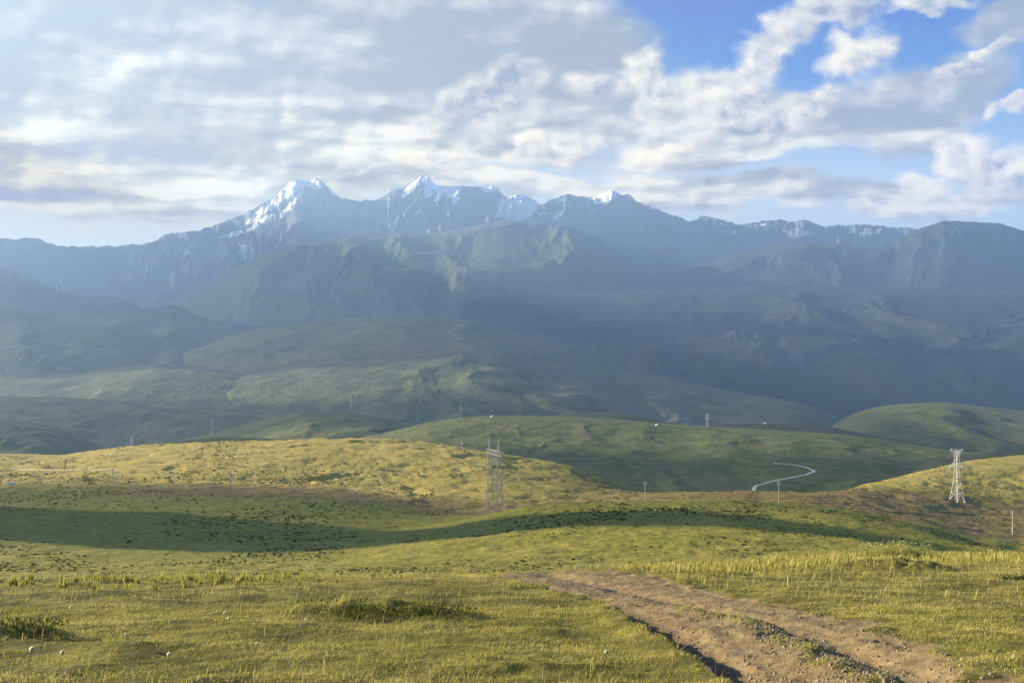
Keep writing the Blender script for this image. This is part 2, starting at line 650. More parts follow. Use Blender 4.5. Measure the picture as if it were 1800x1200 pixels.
M_PASTURE = mat_pasture()
M_STEEL = mat_plain('galvanised_steel', (0.55, 0.56, 0.55), 0.12, 1.5, 0.55, 0.1, 0.4)
M_STEEL_OLD = mat_plain('weathered_steel', (0.22, 0.225, 0.23), 0.2, 1.5, 0.6, 0.1, 0.4)
M_STEEL_DULL = mat_plain('dull_steel', (0.26, 0.26, 0.25), 0.2, 1.5, 0.6, 0.1, 0.3)
M_CONCRETE = mat_plain('pole_concrete', (0.50, 0.47, 0.40), 0.15, 2.0, 0.85)
M_CERAMIC = mat_plain('insulator_ceramic', (0.62, 0.60, 0.56), 0.1, 3.0, 0.3, 0.0, 0.5)
M_TENT = mat_plain('white_canvas', (0.80, 0.80, 0.77), 0.06, 1.0, 0.9)
M_ROAD = mat_plain('pale_gravel_road', (0.62, 0.56, 0.45), 0.12, 0.4, 0.95)
M_STONE = mat_plain('fieldstone', (0.16, 0.13, 0.10), 0.35, 14.0, 0.9)
M_PEBBLE = mat_plain('pebbles', (0.30, 0.23, 0.15), 0.5, 20.0, 0.9)

# ------------------------------------------------------------------ near ground: guide lines (photo column -> photo row, depth in metres)
SLOPE, EYE = 0.17, 1.65
YC = [(-900, 23), (0, 24), (400, 25), (860, 27.5), (1200, 32), (1500, 38), (1800, 42), (2700, 44)]
LINES = [
    # hidden dip behind the near crest
    ([(-900, 1050), (0, 1045), (600, 1042), (1000, 1030), (1400, 1010), (1800, 992), (2700, 985)],
     [(-900, 50), (0, 50), (600, 50), (1000, 55), (1400, 62), (1800, 68), (2700, 70)]),
    # floor of the hollow
    ([(-900, 1003), (0, 1005), (300, 1005), (600, 1003), (860, 1000), (1200, 985), (1500, 972), (1700, 976), (1800, 978), (2700, 975)],
     [(-900, 85), (0, 85), (600, 85), (1200, 90), (1500, 92), (1800, 105), (2700, 110)]),
    # foot of the shaded bank
    ([(-900, 965), (0, 963), (300, 966), (600, 962), (800, 946), (1000, 926), (1200, 917), (1400, 924), (1600, 948), (1740, 968), (1800, 972), (2700, 970)],
     [(-900, 135), (0, 135), (600, 130), (800, 125), (1000, 120), (1200, 118), (1600, 117), (1740, 125), (1800, 150), (2700, 170)]),
    # brow above the bank
    ([(-900, 905), (0, 906), (300, 902), (500, 907), (700, 926), (770, 920), (850, 907), (1000, 890), (1200, 884), (1400, 894), (1600, 926), (1740, 962), (1800, 966), (2700, 960)],
     [(-900, 175), (0, 175), (500, 170), (700, 157), (850, 150), (1000, 145), (1200, 143), (1600, 137), (1740, 150), (1800, 190), (2700, 220)]),
    # low ground behind the brow
    ([(-900, 868), (0, 870), (300, 868), (500, 872), (700, 890), (800, 905), (900, 920), (1000, 910), (1200, 900), (1400, 903), (1600, 922), (1740, 938), (1800, 938), (2700, 925)],
     [(-900, 235), (0, 235), (700, 225), (900, 215), (1400, 215), (1600, 205), (1740, 250), (1800, 270), (2700, 290)]),
    # foot of the golden hill / edge of the brown flat
    ([(-900, 834), (0, 836), (300, 836), (600, 848), (700, 860), (860, 880), (1000, 873), (1200, 865), (1300, 864), (1460, 868), (1600, 880), (1800, 888), (2700, 885)],
     [(-900, 330), (0, 330), (600, 330), (860, 300), (1000, 320), (1300, 335), (1460, 345), (1800, 400), (2700, 420)]),
    # crest of the golden hills
    ([(-900, 800), (0, 797), (100, 800), (130, 797), (250, 785), (400, 779), (600, 773), (700, 775), (800, 787), (900, 805), (1000, 824), (1060, 845), (1120, 866), (1200, 876), (1300, 880), (1440, 871),
      (1500, 858), (1600, 836), (1700, 815), (1800, 803), (2700, 760)],
     [(-900, 540), (0, 520), (130, 490), (400, 460), (700, 450), (900, 415), (1120, 400), (1300, 420), (1440, 425), (1600, 490), (1800, 560), (2700, 640)]),
    # drop behind them
    ([(-900, 835), (0, 830), (400, 815), (600, 812), (800, 830), (1000, 868), (1200, 890), (1440, 890), (1600, 862), (1800, 838), (2700, 800)],
     [(-900, 720), (0, 700), (400, 640), (800, 610), (1200, 600), (1440, 600), (1600, 690), (1800, 760), (2700, 850)]),
    ([(-900, 830), (2700, 830)], [(-900, 1050), (2700, 1050)]),
    ([(-900, 770), (2700, 770)], [(-900, 3000), (2700, 3000)]),
    ([(-900, 700), (2700, 700)], [(-900, 14000), (2700, 14000)]),
]

# track edges in photo pixels, laid on the sloping near meadow
def meadow_xy(px, py):
    Yv = EYE / ((py - HY) / F - SLOPE)
    return (px - CX) / F * Yv, Yv


def track_curve(pts):
    w = sorted((meadow_xy(a, b) for a, b in pts), key=lambda q: q[1])
    return [(q[1], q[0]) for q in w]


TL = track_curve([(820, 1011), (880, 1021), (960, 1036), (1040, 1056), (1105, 1092), (1170, 1132), (1235, 1180), (1290, 1225), (1420, 1330)])
TR = track_curve([(1000, 1001), (1110, 1009), (1240, 1031), (1400, 1064), (1545, 1102), (1685, 1150), (1805, 1205), (2050, 1330)])
TM = track_curve([(930, 1008), (1050, 1028), (1150, 1052), (1230, 1074), (1320, 1098), (1400, 1128), (1490, 1170), (1570, 1212), (1760, 1330)])
CAP_Y = EYE / ((1004 - HY) / F - SLOPE)


def track_fields(x, Y):
    yc = np.clip(Y, TL[0][0], 40)
    xl, xr, xm = curve(TL, yc), curve(TR, yc), curve(TM, yc)
    wob = 0.16 * fbm(x * 1.3, Y * 1.3, 91, 4)
    near = sstep(Y, 31.0, 27.5)
    w = np.maximum(xr - xl, 0.5)
    el = sstep(x - xl + wob, -0.16, 0.20)                       # crisp left bank
    er = sstep(xr - x + 3.2 * wob, -0.55, 0.65)                 # ragged right side
    inside = el * er * near
    hump = np.exp(-(((x - xm + wob) / 0.42) ** 2)) * inside * sstep(Y, 24, 15) * (0.55 + 0.45 * sstep(fbm(x / .9, Y / .9, 93, 3), -.35, .25))
    rutl = np.exp(-(((x - xl - 0.38 + wob * .6) / 0.34) ** 2)) * inside
    rutr = np.exp(-(((x - xm - 0.75 + wob * .6) / 0.38) ** 2)) * inside
    dist_out = np.clip((xl - x) / 0.5, 0, 4)
    bank = np.where(x < xl, np.exp(-dist_out**2 * 1.2), 0) * near
    return inside, hump, rutl, rutr, bank


MOUNDS = [  # x, y, half width, half depth, height
    (*meadow_xy(740, 1084), 0.95, 0.45, 0.16), (*meadow_xy(630, 1080), 1.15, 0.5, 0.17), (*meadow_xy(560, 1085), 0.8, 0.4, 0.08),
    (*meadow_xy(20, 1122), 0.6, 0.32, 0.16), (*meadow_xy(85, 1116), 0.45, 0.3, 0.10),
    (*meadow_xy(1560, 1000), 1.7, 0.8, 0.30), (*meadow_xy(1600, 1003), 1.3, 0.7, 0.25),
    (*meadow_xy(960, 1112), 0.5, 0.25, 0.10), (*meadow_xy(1290, 1195), 0.3, 0.25, 0.12), (*meadow_xy(900, 1180), .7, .2, .08),
]


def ground_z(x, Y):
    x = np.asarray(x, float)
    Y = np.asarray(Y, float)
    px = CX + F * x / np.maximum(Y, 12.0)
    px = np.clip(px, -900, 2700)
    yc = curve(YC, px)
    KY, KZ = [np.full_like(px, -20.0), np.full_like(px, 0.0), yc * 0.6, yc], []
    KZ = [-EYE - SLOPE * k for k in KY]
    for rows, deps in LINES:
        d = curve(deps, px)
        KY.append(d)
        KZ.append(-(curve(rows, px) - HY) / F * d)
    z = guide_z(Y, KY, KZ)
    # relief
    a = sstep(Y, 50, 30)
    z = z + a * (0.055 * fbm(x / 1.7, Y / 1.2, 3, 4) + 0.07 * fbm(x / 5.0, Y / 4.0, 5, 3) + 0.016 * fbm(x / 0.30, Y / 0.30, 8, 3))
    b = sstep(Y, 45, 90) * sstep(Y, 760, 500)
    z = z + b * (0.45 * fbm(x / 28, Y / 22, 11, 4) + 0.25 * np.abs(fbm(x / 5.5, Y / 4.5, 13, 4)) + 0.0006 * Y * fbm(x / 60, Y / 50, 15, 3))
    # low banks and cattle terraces on the golden hill
    q = sstep(Y, 215, 260) * sstep(Y, 560, 480)
    tr_ = ridged(x / 42 + 0.5 * fbm(x / 30, Y / 30, 31, 2), Y / 13, 33, 4)
    z = z - q * 1.0 * np.clip(tr_ - 1.0, 0, 1) + q * 0.5 * fbm(x / 12, Y / 6, 35, 3)
    # gullies on the golden hill
    g = sstep(Y, 270, 330) * sstep(Y, 560, 470)
    z = z - g * 3.6 * np.clip(ridged(x / 95 + 0.4 * fbm(x / 60, Y / 60, 21, 2), Y / 55, 23, 3) - 1.15, 0, 1)
    inside, hump, rl, rr, bank = track_fields(x, Y)
    z = z - inside * 0.10 - rl * 0.16 - rr * 0.12 + hump * 0.14 + bank * 0.09
    z = z + inside * (0.009 * fbm(x / 0.16, Y / 0.16, 17, 3) + 0.012 * fbm(x / 0.7, Y / 0.6, 18, 2) + 0.012 * fbm((x - curve(TM, np.clip(Y, TM[0][0], 40))) / 0.11, Y / 3.0, 20, 2))
    for mx, my, rx, ry, h in MOUNDS:
        z = z + h * np.exp(-(((x - mx) / rx) ** 2 + ((Y - my) / ry) ** 2)) * (1 + 0.35 * fbm(x / .4, Y / .4, 19, 2))
    return z


def ground_weights(x, Y):
    px = np.clip(CX + F * x / np.maximum(Y, 12.0), -900, 2700)
    left = sstep(px, 1200, 700)
    dry = 0.34 + 0.0 * x
    dry = dry + 0.25 * sstep(Y, 12, 8) * 0
    dry = np.where(Y > 60, 0.30, dry)
    gold = sstep(Y, 215, 300) * left + sstep(Y, 400, 440) * (1 - left) * 0.40 + 0.35 * sstep(Y, 170, 210) * (1 - left)
    dry = dry * (1 - sstep(Y, 150, 260)) + gold * sstep(Y, 150, 260) * 0.80
    brown = 0.55 * sstep(Y, 190, 235) * (sstep(Y, 320, 285) * left + sstep(Y, 430, 395) * (1 - left)) * sstep(px, -200, 450)
    brown = brown + 0.12
    inside, hump, rl, rr, bank = track_fields(x, Y)
    soil = np.clip(inside - 0.75 * hump + 0.25 * np.maximum(bank - .55, 0), 0, 1)
    bare = 0.42 * sstep(fbm(x / 1.6, Y / 0.9, 95, 4), 0.62, 1.0) * sstep(Y, 46, 36)
    soil = np.maximum(soil, bare)
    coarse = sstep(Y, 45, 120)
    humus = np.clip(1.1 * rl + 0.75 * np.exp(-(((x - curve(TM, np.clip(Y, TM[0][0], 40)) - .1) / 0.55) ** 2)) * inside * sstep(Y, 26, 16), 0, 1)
    return dry, brown, soil, coarse, humus


def build_ground():
    rows = [-14.0]
    while rows[-1] < 14000:
        y = rows[-1]
        d = 0.5 if y < 7 else (0.055 if y < 30 else (0.10 if y < 46 else (0.0052 * y if y < 620 else 0.03 * y)))
        rows.append(y + d)
    rows = np.array(rows)
    cols = np.linspace(-0.86, 0.86, 1100)
    Yg = np.repeat(rows[:, None], len(cols), 1)
    Xg = cols[None, :] * (Yg + 26.0)
    Z = ground_z(Xg, Yg)
    dry, brown, soil, coarse, humus = ground_weights(Xg, Yg)
    global GROUND_LOW
    GROUND_LOW = np.array([Z.min()])
    V = np.stack([Xg, Yg, Z], -1).reshape(-1, 3)
    faces = grid_faces(len(rows), len(cols))
    at = {'dry': dry, 'brown': brown, 'soil': soil, 'coarse': coarse, 'humus': humus}
    fs = soil.ravel()[faces].mean(1)
    tr = fs > 0.45
    o = None
    for name, sel in (('ground', ~tr), ('dirt_track', tr)):
        f = faces[sel]
        used = np.unique(f)
        remap = np.zeros(len(V), np.int64)
        remap[used] = np.arange(len(used))
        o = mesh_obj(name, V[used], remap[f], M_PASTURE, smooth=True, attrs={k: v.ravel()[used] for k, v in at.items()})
        tag(o, kind='structure')


build_ground()

# ------------------------------------------------------------------ hills and mountains
TERRAIN = []


def relief(name, mat, lines, prange, nu, nt, noise=None, jag=None, alt=None, snow=None, fix=True):
    """A landform: heightfield through guide lines [(rows, depths), ...]; crest = index 'c' line is kept as the skyline."""
    pxs = np.linspace(prange[0], prange[1], nu)
    u = (pxs - CX) / F
    KY, KZ, crest = [], [], None
    for ln in lines:
        rows, deps = ln[0], ln[1]
        d = curve(deps, pxs) if hasattr(deps, '__len__') else np.full(nu, float(deps))
        r = curve(rows, pxs) if hasattr(rows, '__len__') else np.full(nu, float(rows))
        if len(ln) > 2:
            if jag:
                r = r + jag[0] * fbm(pxs / jag[1], pxs * 0 + 3.1, jag[2], 5, 0.6)
            crest = (r, d)
        KY.append(d)
        KZ.append(-(r - HY) / F * d)
    for i in range(1, len(KY)):
        KY[i] = np.maximum(KY[i], KY[i - 1] + 20)
    t = np.linspace(0, 1, nt)[:, None]
    Yg = KY[0][None] * (1 - t) + KY[-1][None] * t
    Xg = u[None] * Yg
    Z = guide_z(Yg, [k[None] + 0 * Yg for k in KY], [k[None] + 0 * Yg for k in KZ])
    yc = crest[1][None]
    if noise:
        Z = Z + noise(Xg, Yg, np.clip((yc - Yg) / np.maximum(yc - KY[0][None], 1), -1, 1))
    if fix:
        target = -(crest[0] - HY) / F
        for _ in range(3):
            cur = np.max(Z / Yg, axis=0)
            delta = target - cur
            k = max(3, nu // 160)
            if jag is None or _ == 0:
                delta = np.convolve(np.pad(delta, k, mode='edge'), np.ones(2 * k + 1) / (2 * k + 1), 'valid')
            wgt = sstep((Yg - KY[0][None]) / (yc - KY[0][None]), 0.1, 0.85)
            Z = Z + delta[None] * Yg * wgt
    V = np.stack([Xg, Yg, Z], -1).reshape(-1, 3)
    at = {}
    at['alt'] = alt(Xg, Yg, Z).ravel() if alt else np.zeros(Z.size)
    if snow:
        at['snow'] = snow(Xg, Yg, Z).ravel()
    o = mesh_obj(name, V, grid_faces(nt, nu), mat, smooth=True, attrs=at)
    tag(o, kind='structure')
    TERRAIN.append((pxs, Yg, Z))
    return o


MH_NEAR = mat_hill('green_hill', (0.068, 0.084, 0.024), (0.150, 0.160, 0.048), (0.14, 0.115, 0.055), 1.0)
MH_GOLD = mat_hill('olive_hill', (0.100, 0.105, 0.034), (0.160, 0.150, 0.055), (0.14, 0.11, 0.05), 1.0)
MH_FAR = mat_hill('far_grass_hill', (0.055, 0.075, 0.024), (0.155, 0.160, 0.060), (0.15, 0.13, 0.075), 0.22, 1.2)
MM_VEG_SHADED = mat_mountain('green_mountain_shaded', (0.026, 0.034, 0.022), (0.055, 0.055, 0.055), False)  # vegetation colour darkened to stand in for cloud shade on these slopes
MM_VEG_LIT = mat_mountain('green_mountain_lit', (0.052, 0.066, 0.026), (0.075, 0.075, 0.065), False)  # lighter copy of the vegetation, so the sunlit patches show
MM_ROCK = mat_mountain('snow_mountain_rock', (0.045, 0.052, 0.040), (0.085, 0.095, 0.11), True)


def roll(amp, lam, seed, gully=0.0, glam=1.0):
    def f(X, Y, d):
        n = amp * fbm(X / lam, Y / (lam * 1.2), seed, 5)
        if gully:
            wx = X + 0.35 * glam * fbm(X / glam, Y / glam, seed + 5, 2)
            n = n + gully * (ridged(wx / glam, Y / (glam * 2.6), seed + 9, 5) - 1.0)
        return n * sstep(np.abs(d), 0.0, 0.25)
    return f


def spurs(amp, lam, seed, stretch=3.0, fine=0.35, keep=0.0):
    def f(X, Y, d):
        wx = X + 0.45 * lam * fbm(X / (1.3 * lam), Y / (1.3 * lam), seed + 3, 3)
        big = ridged(wx / lam, Y / (lam * stretch), seed, 6, 0.52) - 0.9
        small = ridged(wx / (lam * 0.3), Y / (lam * 0.55), seed + 7, 5, 0.55) - 0.9
        e = keep + (1 - keep) * sstep(np.abs(d), 0.0, 0.35)
        return amp * (big + fine * small) * e
    return f


def off(pts, dy=0, dd=None):
    return [(a, b + dy) for a, b in pts]


def const(pts, v):
    return [(pts[0][0], v), (pts[-1][0], v)]


# middle green hill with the winding road
cF = [(380, 830), (500, 800), (600, 778), (640, 768), (700, 755), (760, 741), (870, 730), (1000, 732), (1100, 738), (1200, 746), (1300, 752), (1400, 758), (1500, 765), (1600, 780), (1700, 794), (1800, 798), (2000, 812), (2300, 840)]
relief('hill', MH_NEAR, [
    (920, 520),
    ([(380, 850), (800, 838), (1000, 846), (1200, 864), (1400, 864), (1600, 850), (2300, 845)], [(380, 680), (800, 650), (1200, 600), (1400, 600), (2300, 680)]),
    ([(380, 840), (560, 806), (800, 782), (1000, 794), (1200, 806), (1400, 802), (1600, 812), (2300, 838)], [(380, 820), (800, 820), (1200, 780), (2300, 800)]),
    (cF, [(380, 1000), (870, 1060), (1200, 1030), (1500, 985), (2300, 930)], 'c'),
    (off(cF, 55), [(380, 1300), (2300, 1250)])], (380, 2300), 700, 260, roll(2.0, 90, 41, 1.6, 70))
# low olive hump left of it
cD2 = [(0, 830), (100, 806), (200, 788), (300, 775), (400, 768), (500, 772), (600, 782), (760, 800)]
relief('hill', MH_GOLD, [(900, 640), (off(cD2, 30), 720), (cD2, 830, 'c'), (off(cD2, 60), 960)], (0, 760), 300, 120, roll(1.2, 40, 43, 1.0, 40))
cF2 = [(120, 810), (200, 795), (340, 768), (400, 755), (450, 740), (500, 727), (540, 722), (600, 724), (650, 730), (700, 740), (760, 752), (850, 765), (950, 800)]
relief('hill', MH_NEAR, [(900, 900), (off(cF2, 35), 1100), (cF2, 1400, 'c'), (off(cF2, 50), 1700)], (120, 950), 400, 160, roll(3.0, 110, 47, 2.5, 90))
cF3 = [(740, 770), (800, 752), (870, 738), (950, 732), (1020, 726), (1080, 724), (1130, 732), (1180, 744), (1260, 770)]
relief('hill', MH_NEAR, [(860, 1150), (off(cF3, 30), 1330), (cF3, 1550, 'c'), (off(cF3, 50), 1800)], (740, 1260), 300, 100, roll(2.0, 110, 49, 2.0, 90))
cF4 = [(1120, 775), (1200, 753), (1300, 744), (1400, 744), (1450, 749), (1520, 762), (1600, 776), (1700, 800), (1800, 830)]
MH_HEATH = mat_hill('heath_hill', (0.075, 0.070, 0.034), (0.125, 0.108, 0.055), (0.12, 0.09, 0.05), 1.0)
relief('hill', MH_HEATH, [(880, 1020), (off(cF4, 20), 1150), (cF4, 1280, 'c'), (off(cF4, 50), 1500)], (1120, 1800), 300, 100, roll(1.5, 70, 51, 1.5, 60))
cE2 = [(1560, 830), (1650, 806), (1720, 797), (1800, 791), (1950, 785), (2300, 780)]
relief('hill', MH_GOLD, [(900, 600), (off(cE2, 25), 660), (cE2, 800, 'c'), (off(cE2, 50), 950)], (1560, 2300), 240, 100, roll(1.2, 40, 53, 1.2, 40))
cG = [(1380, 800), (1440, 765), (1470, 744), (1500, 727), (1560, 712), (1620, 708), (1660, 707), (1720, 713), (1800, 722), (1950, 733), (2300, 745)]
relief('hill', MH_NEAR, [(860, 1150), (off(cG, 45), [(1380, 1500), (2300, 1450)]), (cG, 2000, 'c'), (off(cG, 50), 2500)], (1380, 2300), 400, 160, roll(5.0, 200, 55, 6.0, 190))
cH = [(-500, 705), (-200, 718), (0, 735), (50, 740), (90, 748), (130, 762), (170, 779), (230, 800), (330, 850)]
relief('hill', MH_NEAR, [(900, 1000), (off(cH, 35), 1250), (cH, 1500, 'c'), (off(cH, 50), 1800)], (-500, 330), 300, 120, roll(4.0, 120, 57, 6.0, 100))

# the wide valley slopes under cloud
cI4 = [(-500, 690), (0, 696), (100, 698), (200, 703), (300, 711), (400, 722), (520, 735), (650, 745), (800, 770)]
relief('hill', MH_FAR, [(830, 1500), (off(cI4, 40), 1800), (cI4, 2200, 'c'), (off(cI4, 30), 2600)], (-500, 800), 320, 120, roll(7.0, 260, 61, 6.0, 260))
cI3 = [(-500, 640), (0, 648), (120, 655), (200, 646), (290, 639), (380, 646), (450, 658), (600, 684), (760, 712), (900, 740)]
relief('hill', MH_FAR, [(780, 2000), (off(cI3, 45), 2400), (cI3, 3000, 'c'), (off(cI3, 25), 3500)], (-500, 900), 360, 140, roll(10.0, 380, 63, 7.0, 400))
cI2 = [(260, 640), (330, 610), (440, 578), (520, 568), (600, 560), (700, 555), (780, 557), (850, 566), (900, 578), (1000, 604), (1100, 640), (1200, 668), (1300, 690), (1400, 706), (1480, 734), (1560, 765), (1650, 800)]
relief('hill', MH_FAR, [(800, 1900), (off(cI2, 95), [(260, 2600), (900, 2500), (1400, 2200), (1650, 2100)]), (off(cI2, 35), [(260, 3400), (900, 3300), (1400, 2700), (1650, 2500)]),
                        (cI2, [(260, 4000), (900, 3900), (1200, 3500), (1400, 3100), (1650, 2900)], 'c'), (off(cI2, 40), [(260, 4800), (1650, 3700)])], (260, 1650), 560, 240, roll(14.0, 520, 65, 13.0, 460))
cI1 = [(-500, 480), (-150, 490), (0, 500), (30, 497), (60, 505), (110, 518), (160, 521), (215, 524), (240, 535), (255, 543), (275, 541), (300, 535), (330, 545), (360, 558), (440, 570), (520, 580), (600, 605), (750, 660)]
relief('hill', MH_FAR, [(720, 2700), (off(cI1, 90), 3500), (off(cI1, 30), 4700), (cI1, 5400, 'c'), (off(cI1, 60), 6300)], (-500, 750), 460, 240, roll(20.0, 700, 67, 26.0, 560))

# mountains
altf = lambda lo, hi: (lambda X, Y, Z: sstep(Z, lo, hi))
cJ = [(560, 680), (650, 620), (740, 570), (800, 540), (850, 522), (1000, 514), (1200, 508), (1300, 503), (1500, 503), (1650, 507), (1800, 508), (2000, 500), (2300, 490)]
relief('mountain', MM_VEG_SHADED, [(800, 3300), (off(cJ, 150), [(560, 3900), (2300, 3700)]), (off(cJ, 45), [(560, 5000), (2300, 4700)]), (cJ, [(560, 5700), (1300, 5700), (2300, 5300)], 'c'), (off(cJ, 40), 6500)],
       (560, 2300), 620, 280, spurs(44, 800, 71, 1.6, 0.22), None, altf(900, 1500))
cN = [(-500, 420), (-200, 440), (0, 468), (50, 487), (100, 512), (160, 545), (240, 590)]
relief('mountain', MM_VEG_SHADED, [(680, 5400), (off(cN, 60), 6000), (cN, 6700, 'c'), (off(cN, 60), 7400)], (-500, 240), 260, 160, spurs(70, 450, 73, 3.0), (1.5, 30, 5), altf(700, 1200))
cK = [(920, 600), (1000, 560), (1080, 515), (1190, 478), (1300, 446), (1400, 426), (1450, 428), (1500, 430), (1560, 424), (1610, 404), (1640, 394), (1665, 388), (1700, 390), (1750, 391), (1775, 398), (1800, 405), (1900, 420), (2300, 400)]
relief('mountain', MM_VEG_SHADED, [(640, 5300), (off(cK, 75), 6100), (cK, 7000, 'c'), (off(cK, 60), 7900)], (920, 2300), 560, 240, spurs(45, 700, 75, 1.6, 0.25), (1.6, 40, 6), altf(900, 1500))
cL = [(200, 590), (260, 552), (320, 520), (400, 480), (450, 452), (500, 438), (560, 425), (680, 414), (760, 410), (800, 404), (850, 394), (880, 389), (920, 390), (1000, 399), (1060, 422), (1110, 458), (1160, 500), (1260, 560)]
relief('mountain', MM_VEG_LIT, [(660, 5300), (off(cL, 80), 6000), (cL, [(200, 6500), (560, 6800), (880, 7200), (1260, 6800)], 'c'), (off(cL, 70), 8000)], (200, 1260), 620, 280, spurs(62, 760, 77, 1.3, 0.16), (2.0, 40, 7), altf(800, 1300))
cM = [(-500, 395), (-200, 400), (0, 419), (70, 419), (90, 429), (130, 433), (200, 432), (270, 425), (290, 412), (330, 408), (380, 395), (420, 378), (450, 364), (490, 338), (525, 313), (540, 319), (558, 314), (580, 331), (608, 351),
      (650, 352), (690, 336), (720, 322), (745, 308), (754, 311), (766, 325), (790, 328), (820, 329), (850, 324), (875, 333), (890, 344), (905, 342), (940, 352), (955, 357), (980, 346), (1000, 342), (1030, 346), (1050, 346),
      (1078, 331), (1092, 342), (1105, 340), (1120, 354), (1150, 367), (1190, 380), (1215, 388), (1240, 380), (1270, 386), (1300, 395), (1350, 387), (1430, 390), (1450, 398), (1500, 395), (1560, 398), (1610, 403), (1700, 410), (2300, 420)]


def snow_mask(X, Y, Z):
    px = CX + F * X / Y
    py = HY - F * Z / Y
    s = -0.6 + 0 * X
    def put(cx, cy, rx, ry, rot, v):
        nonlocal s
        a = math.radians(rot)
        dx, dy = px - cx, py - cy
        p = (dx * math.cos(a) + dy * math.sin(a)) / rx
        q = (-dx * math.sin(a) + dy * math.cos(a)) / ry
        s = np.maximum(s, v * (1.62 - np.sqrt(p * p + q * q)))
    for c in ((525, 325, 45, 9, -32, 1), (500, 345, 32, 5, -35, .9), (512, 360, 30, 4, -48, .8), (465, 386, 18, 4, -30, 1.0), (415, 410, 30, 4, -14, .8), (548, 322, 16, 10, 20, 1), (585, 335, 22, 4, 40, .9), (475, 362, 34, 5, -40, 1.0), (455, 376, 26, 4, -38, .95), (500, 372, 22, 3, -55, .9), (720, 335, 20, 4, -40, .8), (770, 345, 5, 14, 15, .8), (800, 350, 5, 12, 15, .8),
              (735, 320, 26, 5, -35, .9), (755, 325, 9, 18, 10, 1), (793, 335, 14, 12, 15, .9), (770, 332, 10, 6, 0, .9), (860, 333, 14, 6, 10, .9), (912, 364, 30, 19, -15, 1.6), (980, 380, 12, 5, -40, .8), (955, 376, 14, 3, -5, .6),
              (1068, 343, 22, 9, -25, 1.3), (1080, 336, 9, 6, 0, 1.3), (1293, 408, 6, 4, 0, .8), (1265, 395, 14, 3, 0, .5), (1420, 410, 12, 4, 0, .5), (1345, 395, 14, 3, 0, .5), (430, 440, 12, 20, 30, .45), (330, 440, 8, 20, 30, .4)):
        put(*c)
    al, ac = (px + py * .55) , (py - px * .0 + px * .75)
    s = s + 0.42 * fbm(ac / 6.0, (px - py) / 34.0, 301, 4) + 0.25 * fbm(px / 5.0, py / 3.0, 303, 3)
    return s


relief('mountain_range', MM_ROCK, [(600, 6600), (off(cM, 90), [(-500, 7600), (2300, 7600)]), (cM, [(-500, 9200), (0, 9200), (540, 8600), (1080, 8600), (2300, 8800)], 'c'), (off(cM, 60), 10600)],
       (-500, 2300), 1500, 320, spurs(150, 560, 81, 1.5, 0.60, 0.14), (3.2, 26, 9), altf(300, 900), snow_mask)


# unseen hill added left of the view, shaped so its shadow crosses the hollow
def shadow_hill(cx, cy, lx, ly, h, base, seed):
    xs = np.linspace(-2.6 * lx, 2.6 * lx, 120)
    ys = np.linspace(-2.6 * ly, 2.6 * ly, 120)
    Xg, Yg = np.meshgrid(xs, ys)
    z = base + h * np.exp(-((Xg / lx) ** 2 + (Yg / ly) ** 2)) + 2.0 * fbm(Xg / 40, Yg / 40, seed, 4) - 12 * sstep(np.sqrt((Xg / lx) ** 2 + (Yg / ly) ** 2), 1.6, 2.6)
    a = math.radians(20)
    V = np.stack([cx + Xg * math.cos(a) - Yg * math.sin(a) * -1, cy + -Xg * math.sin(a) + Yg * math.cos(a), z], -1).reshape(-1, 3)
    tag(mesh_obj('hill', V, grid_faces(120, 120), MH_GOLD, smooth=True), kind='structure')  # unlike the other hills, an added shadow caster


# ------------------------------------------------------------------ where a sight line meets the land
_rowsY = np.concatenate([np.arange(6, 60, 0.1), np.arange(60, 800, 0.5)])


def hit(px, py):
    best = None
    Yv = _rowsY
    zz = ground_z((px - CX) / F * Yv, Yv)
    k = np.nonzero(zz / Yv >= -(py - HY) / F)[0]
    if len(k):
        best = Yv[k[0]]
    for pxs, Yg, Z in TERRAIN:
        if pxs[0] <= px <= pxs[-1]:
            c = int(round((px - pxs[0]) / (pxs[1] - pxs[0])))
            s = Z[:, c] / Yg[:, c]
            k = np.nonzero(s >= -(py - HY) / F)[0]
            if len(k) and k[0] > 0 and (best is None or Yg[k[0], c] < best):
                best = Yg[k[0], c]
    if best is None:
        best = 500.0
    return Vector(((px - CX) / F * best, float(best), -(py - HY) / F * float(best)))


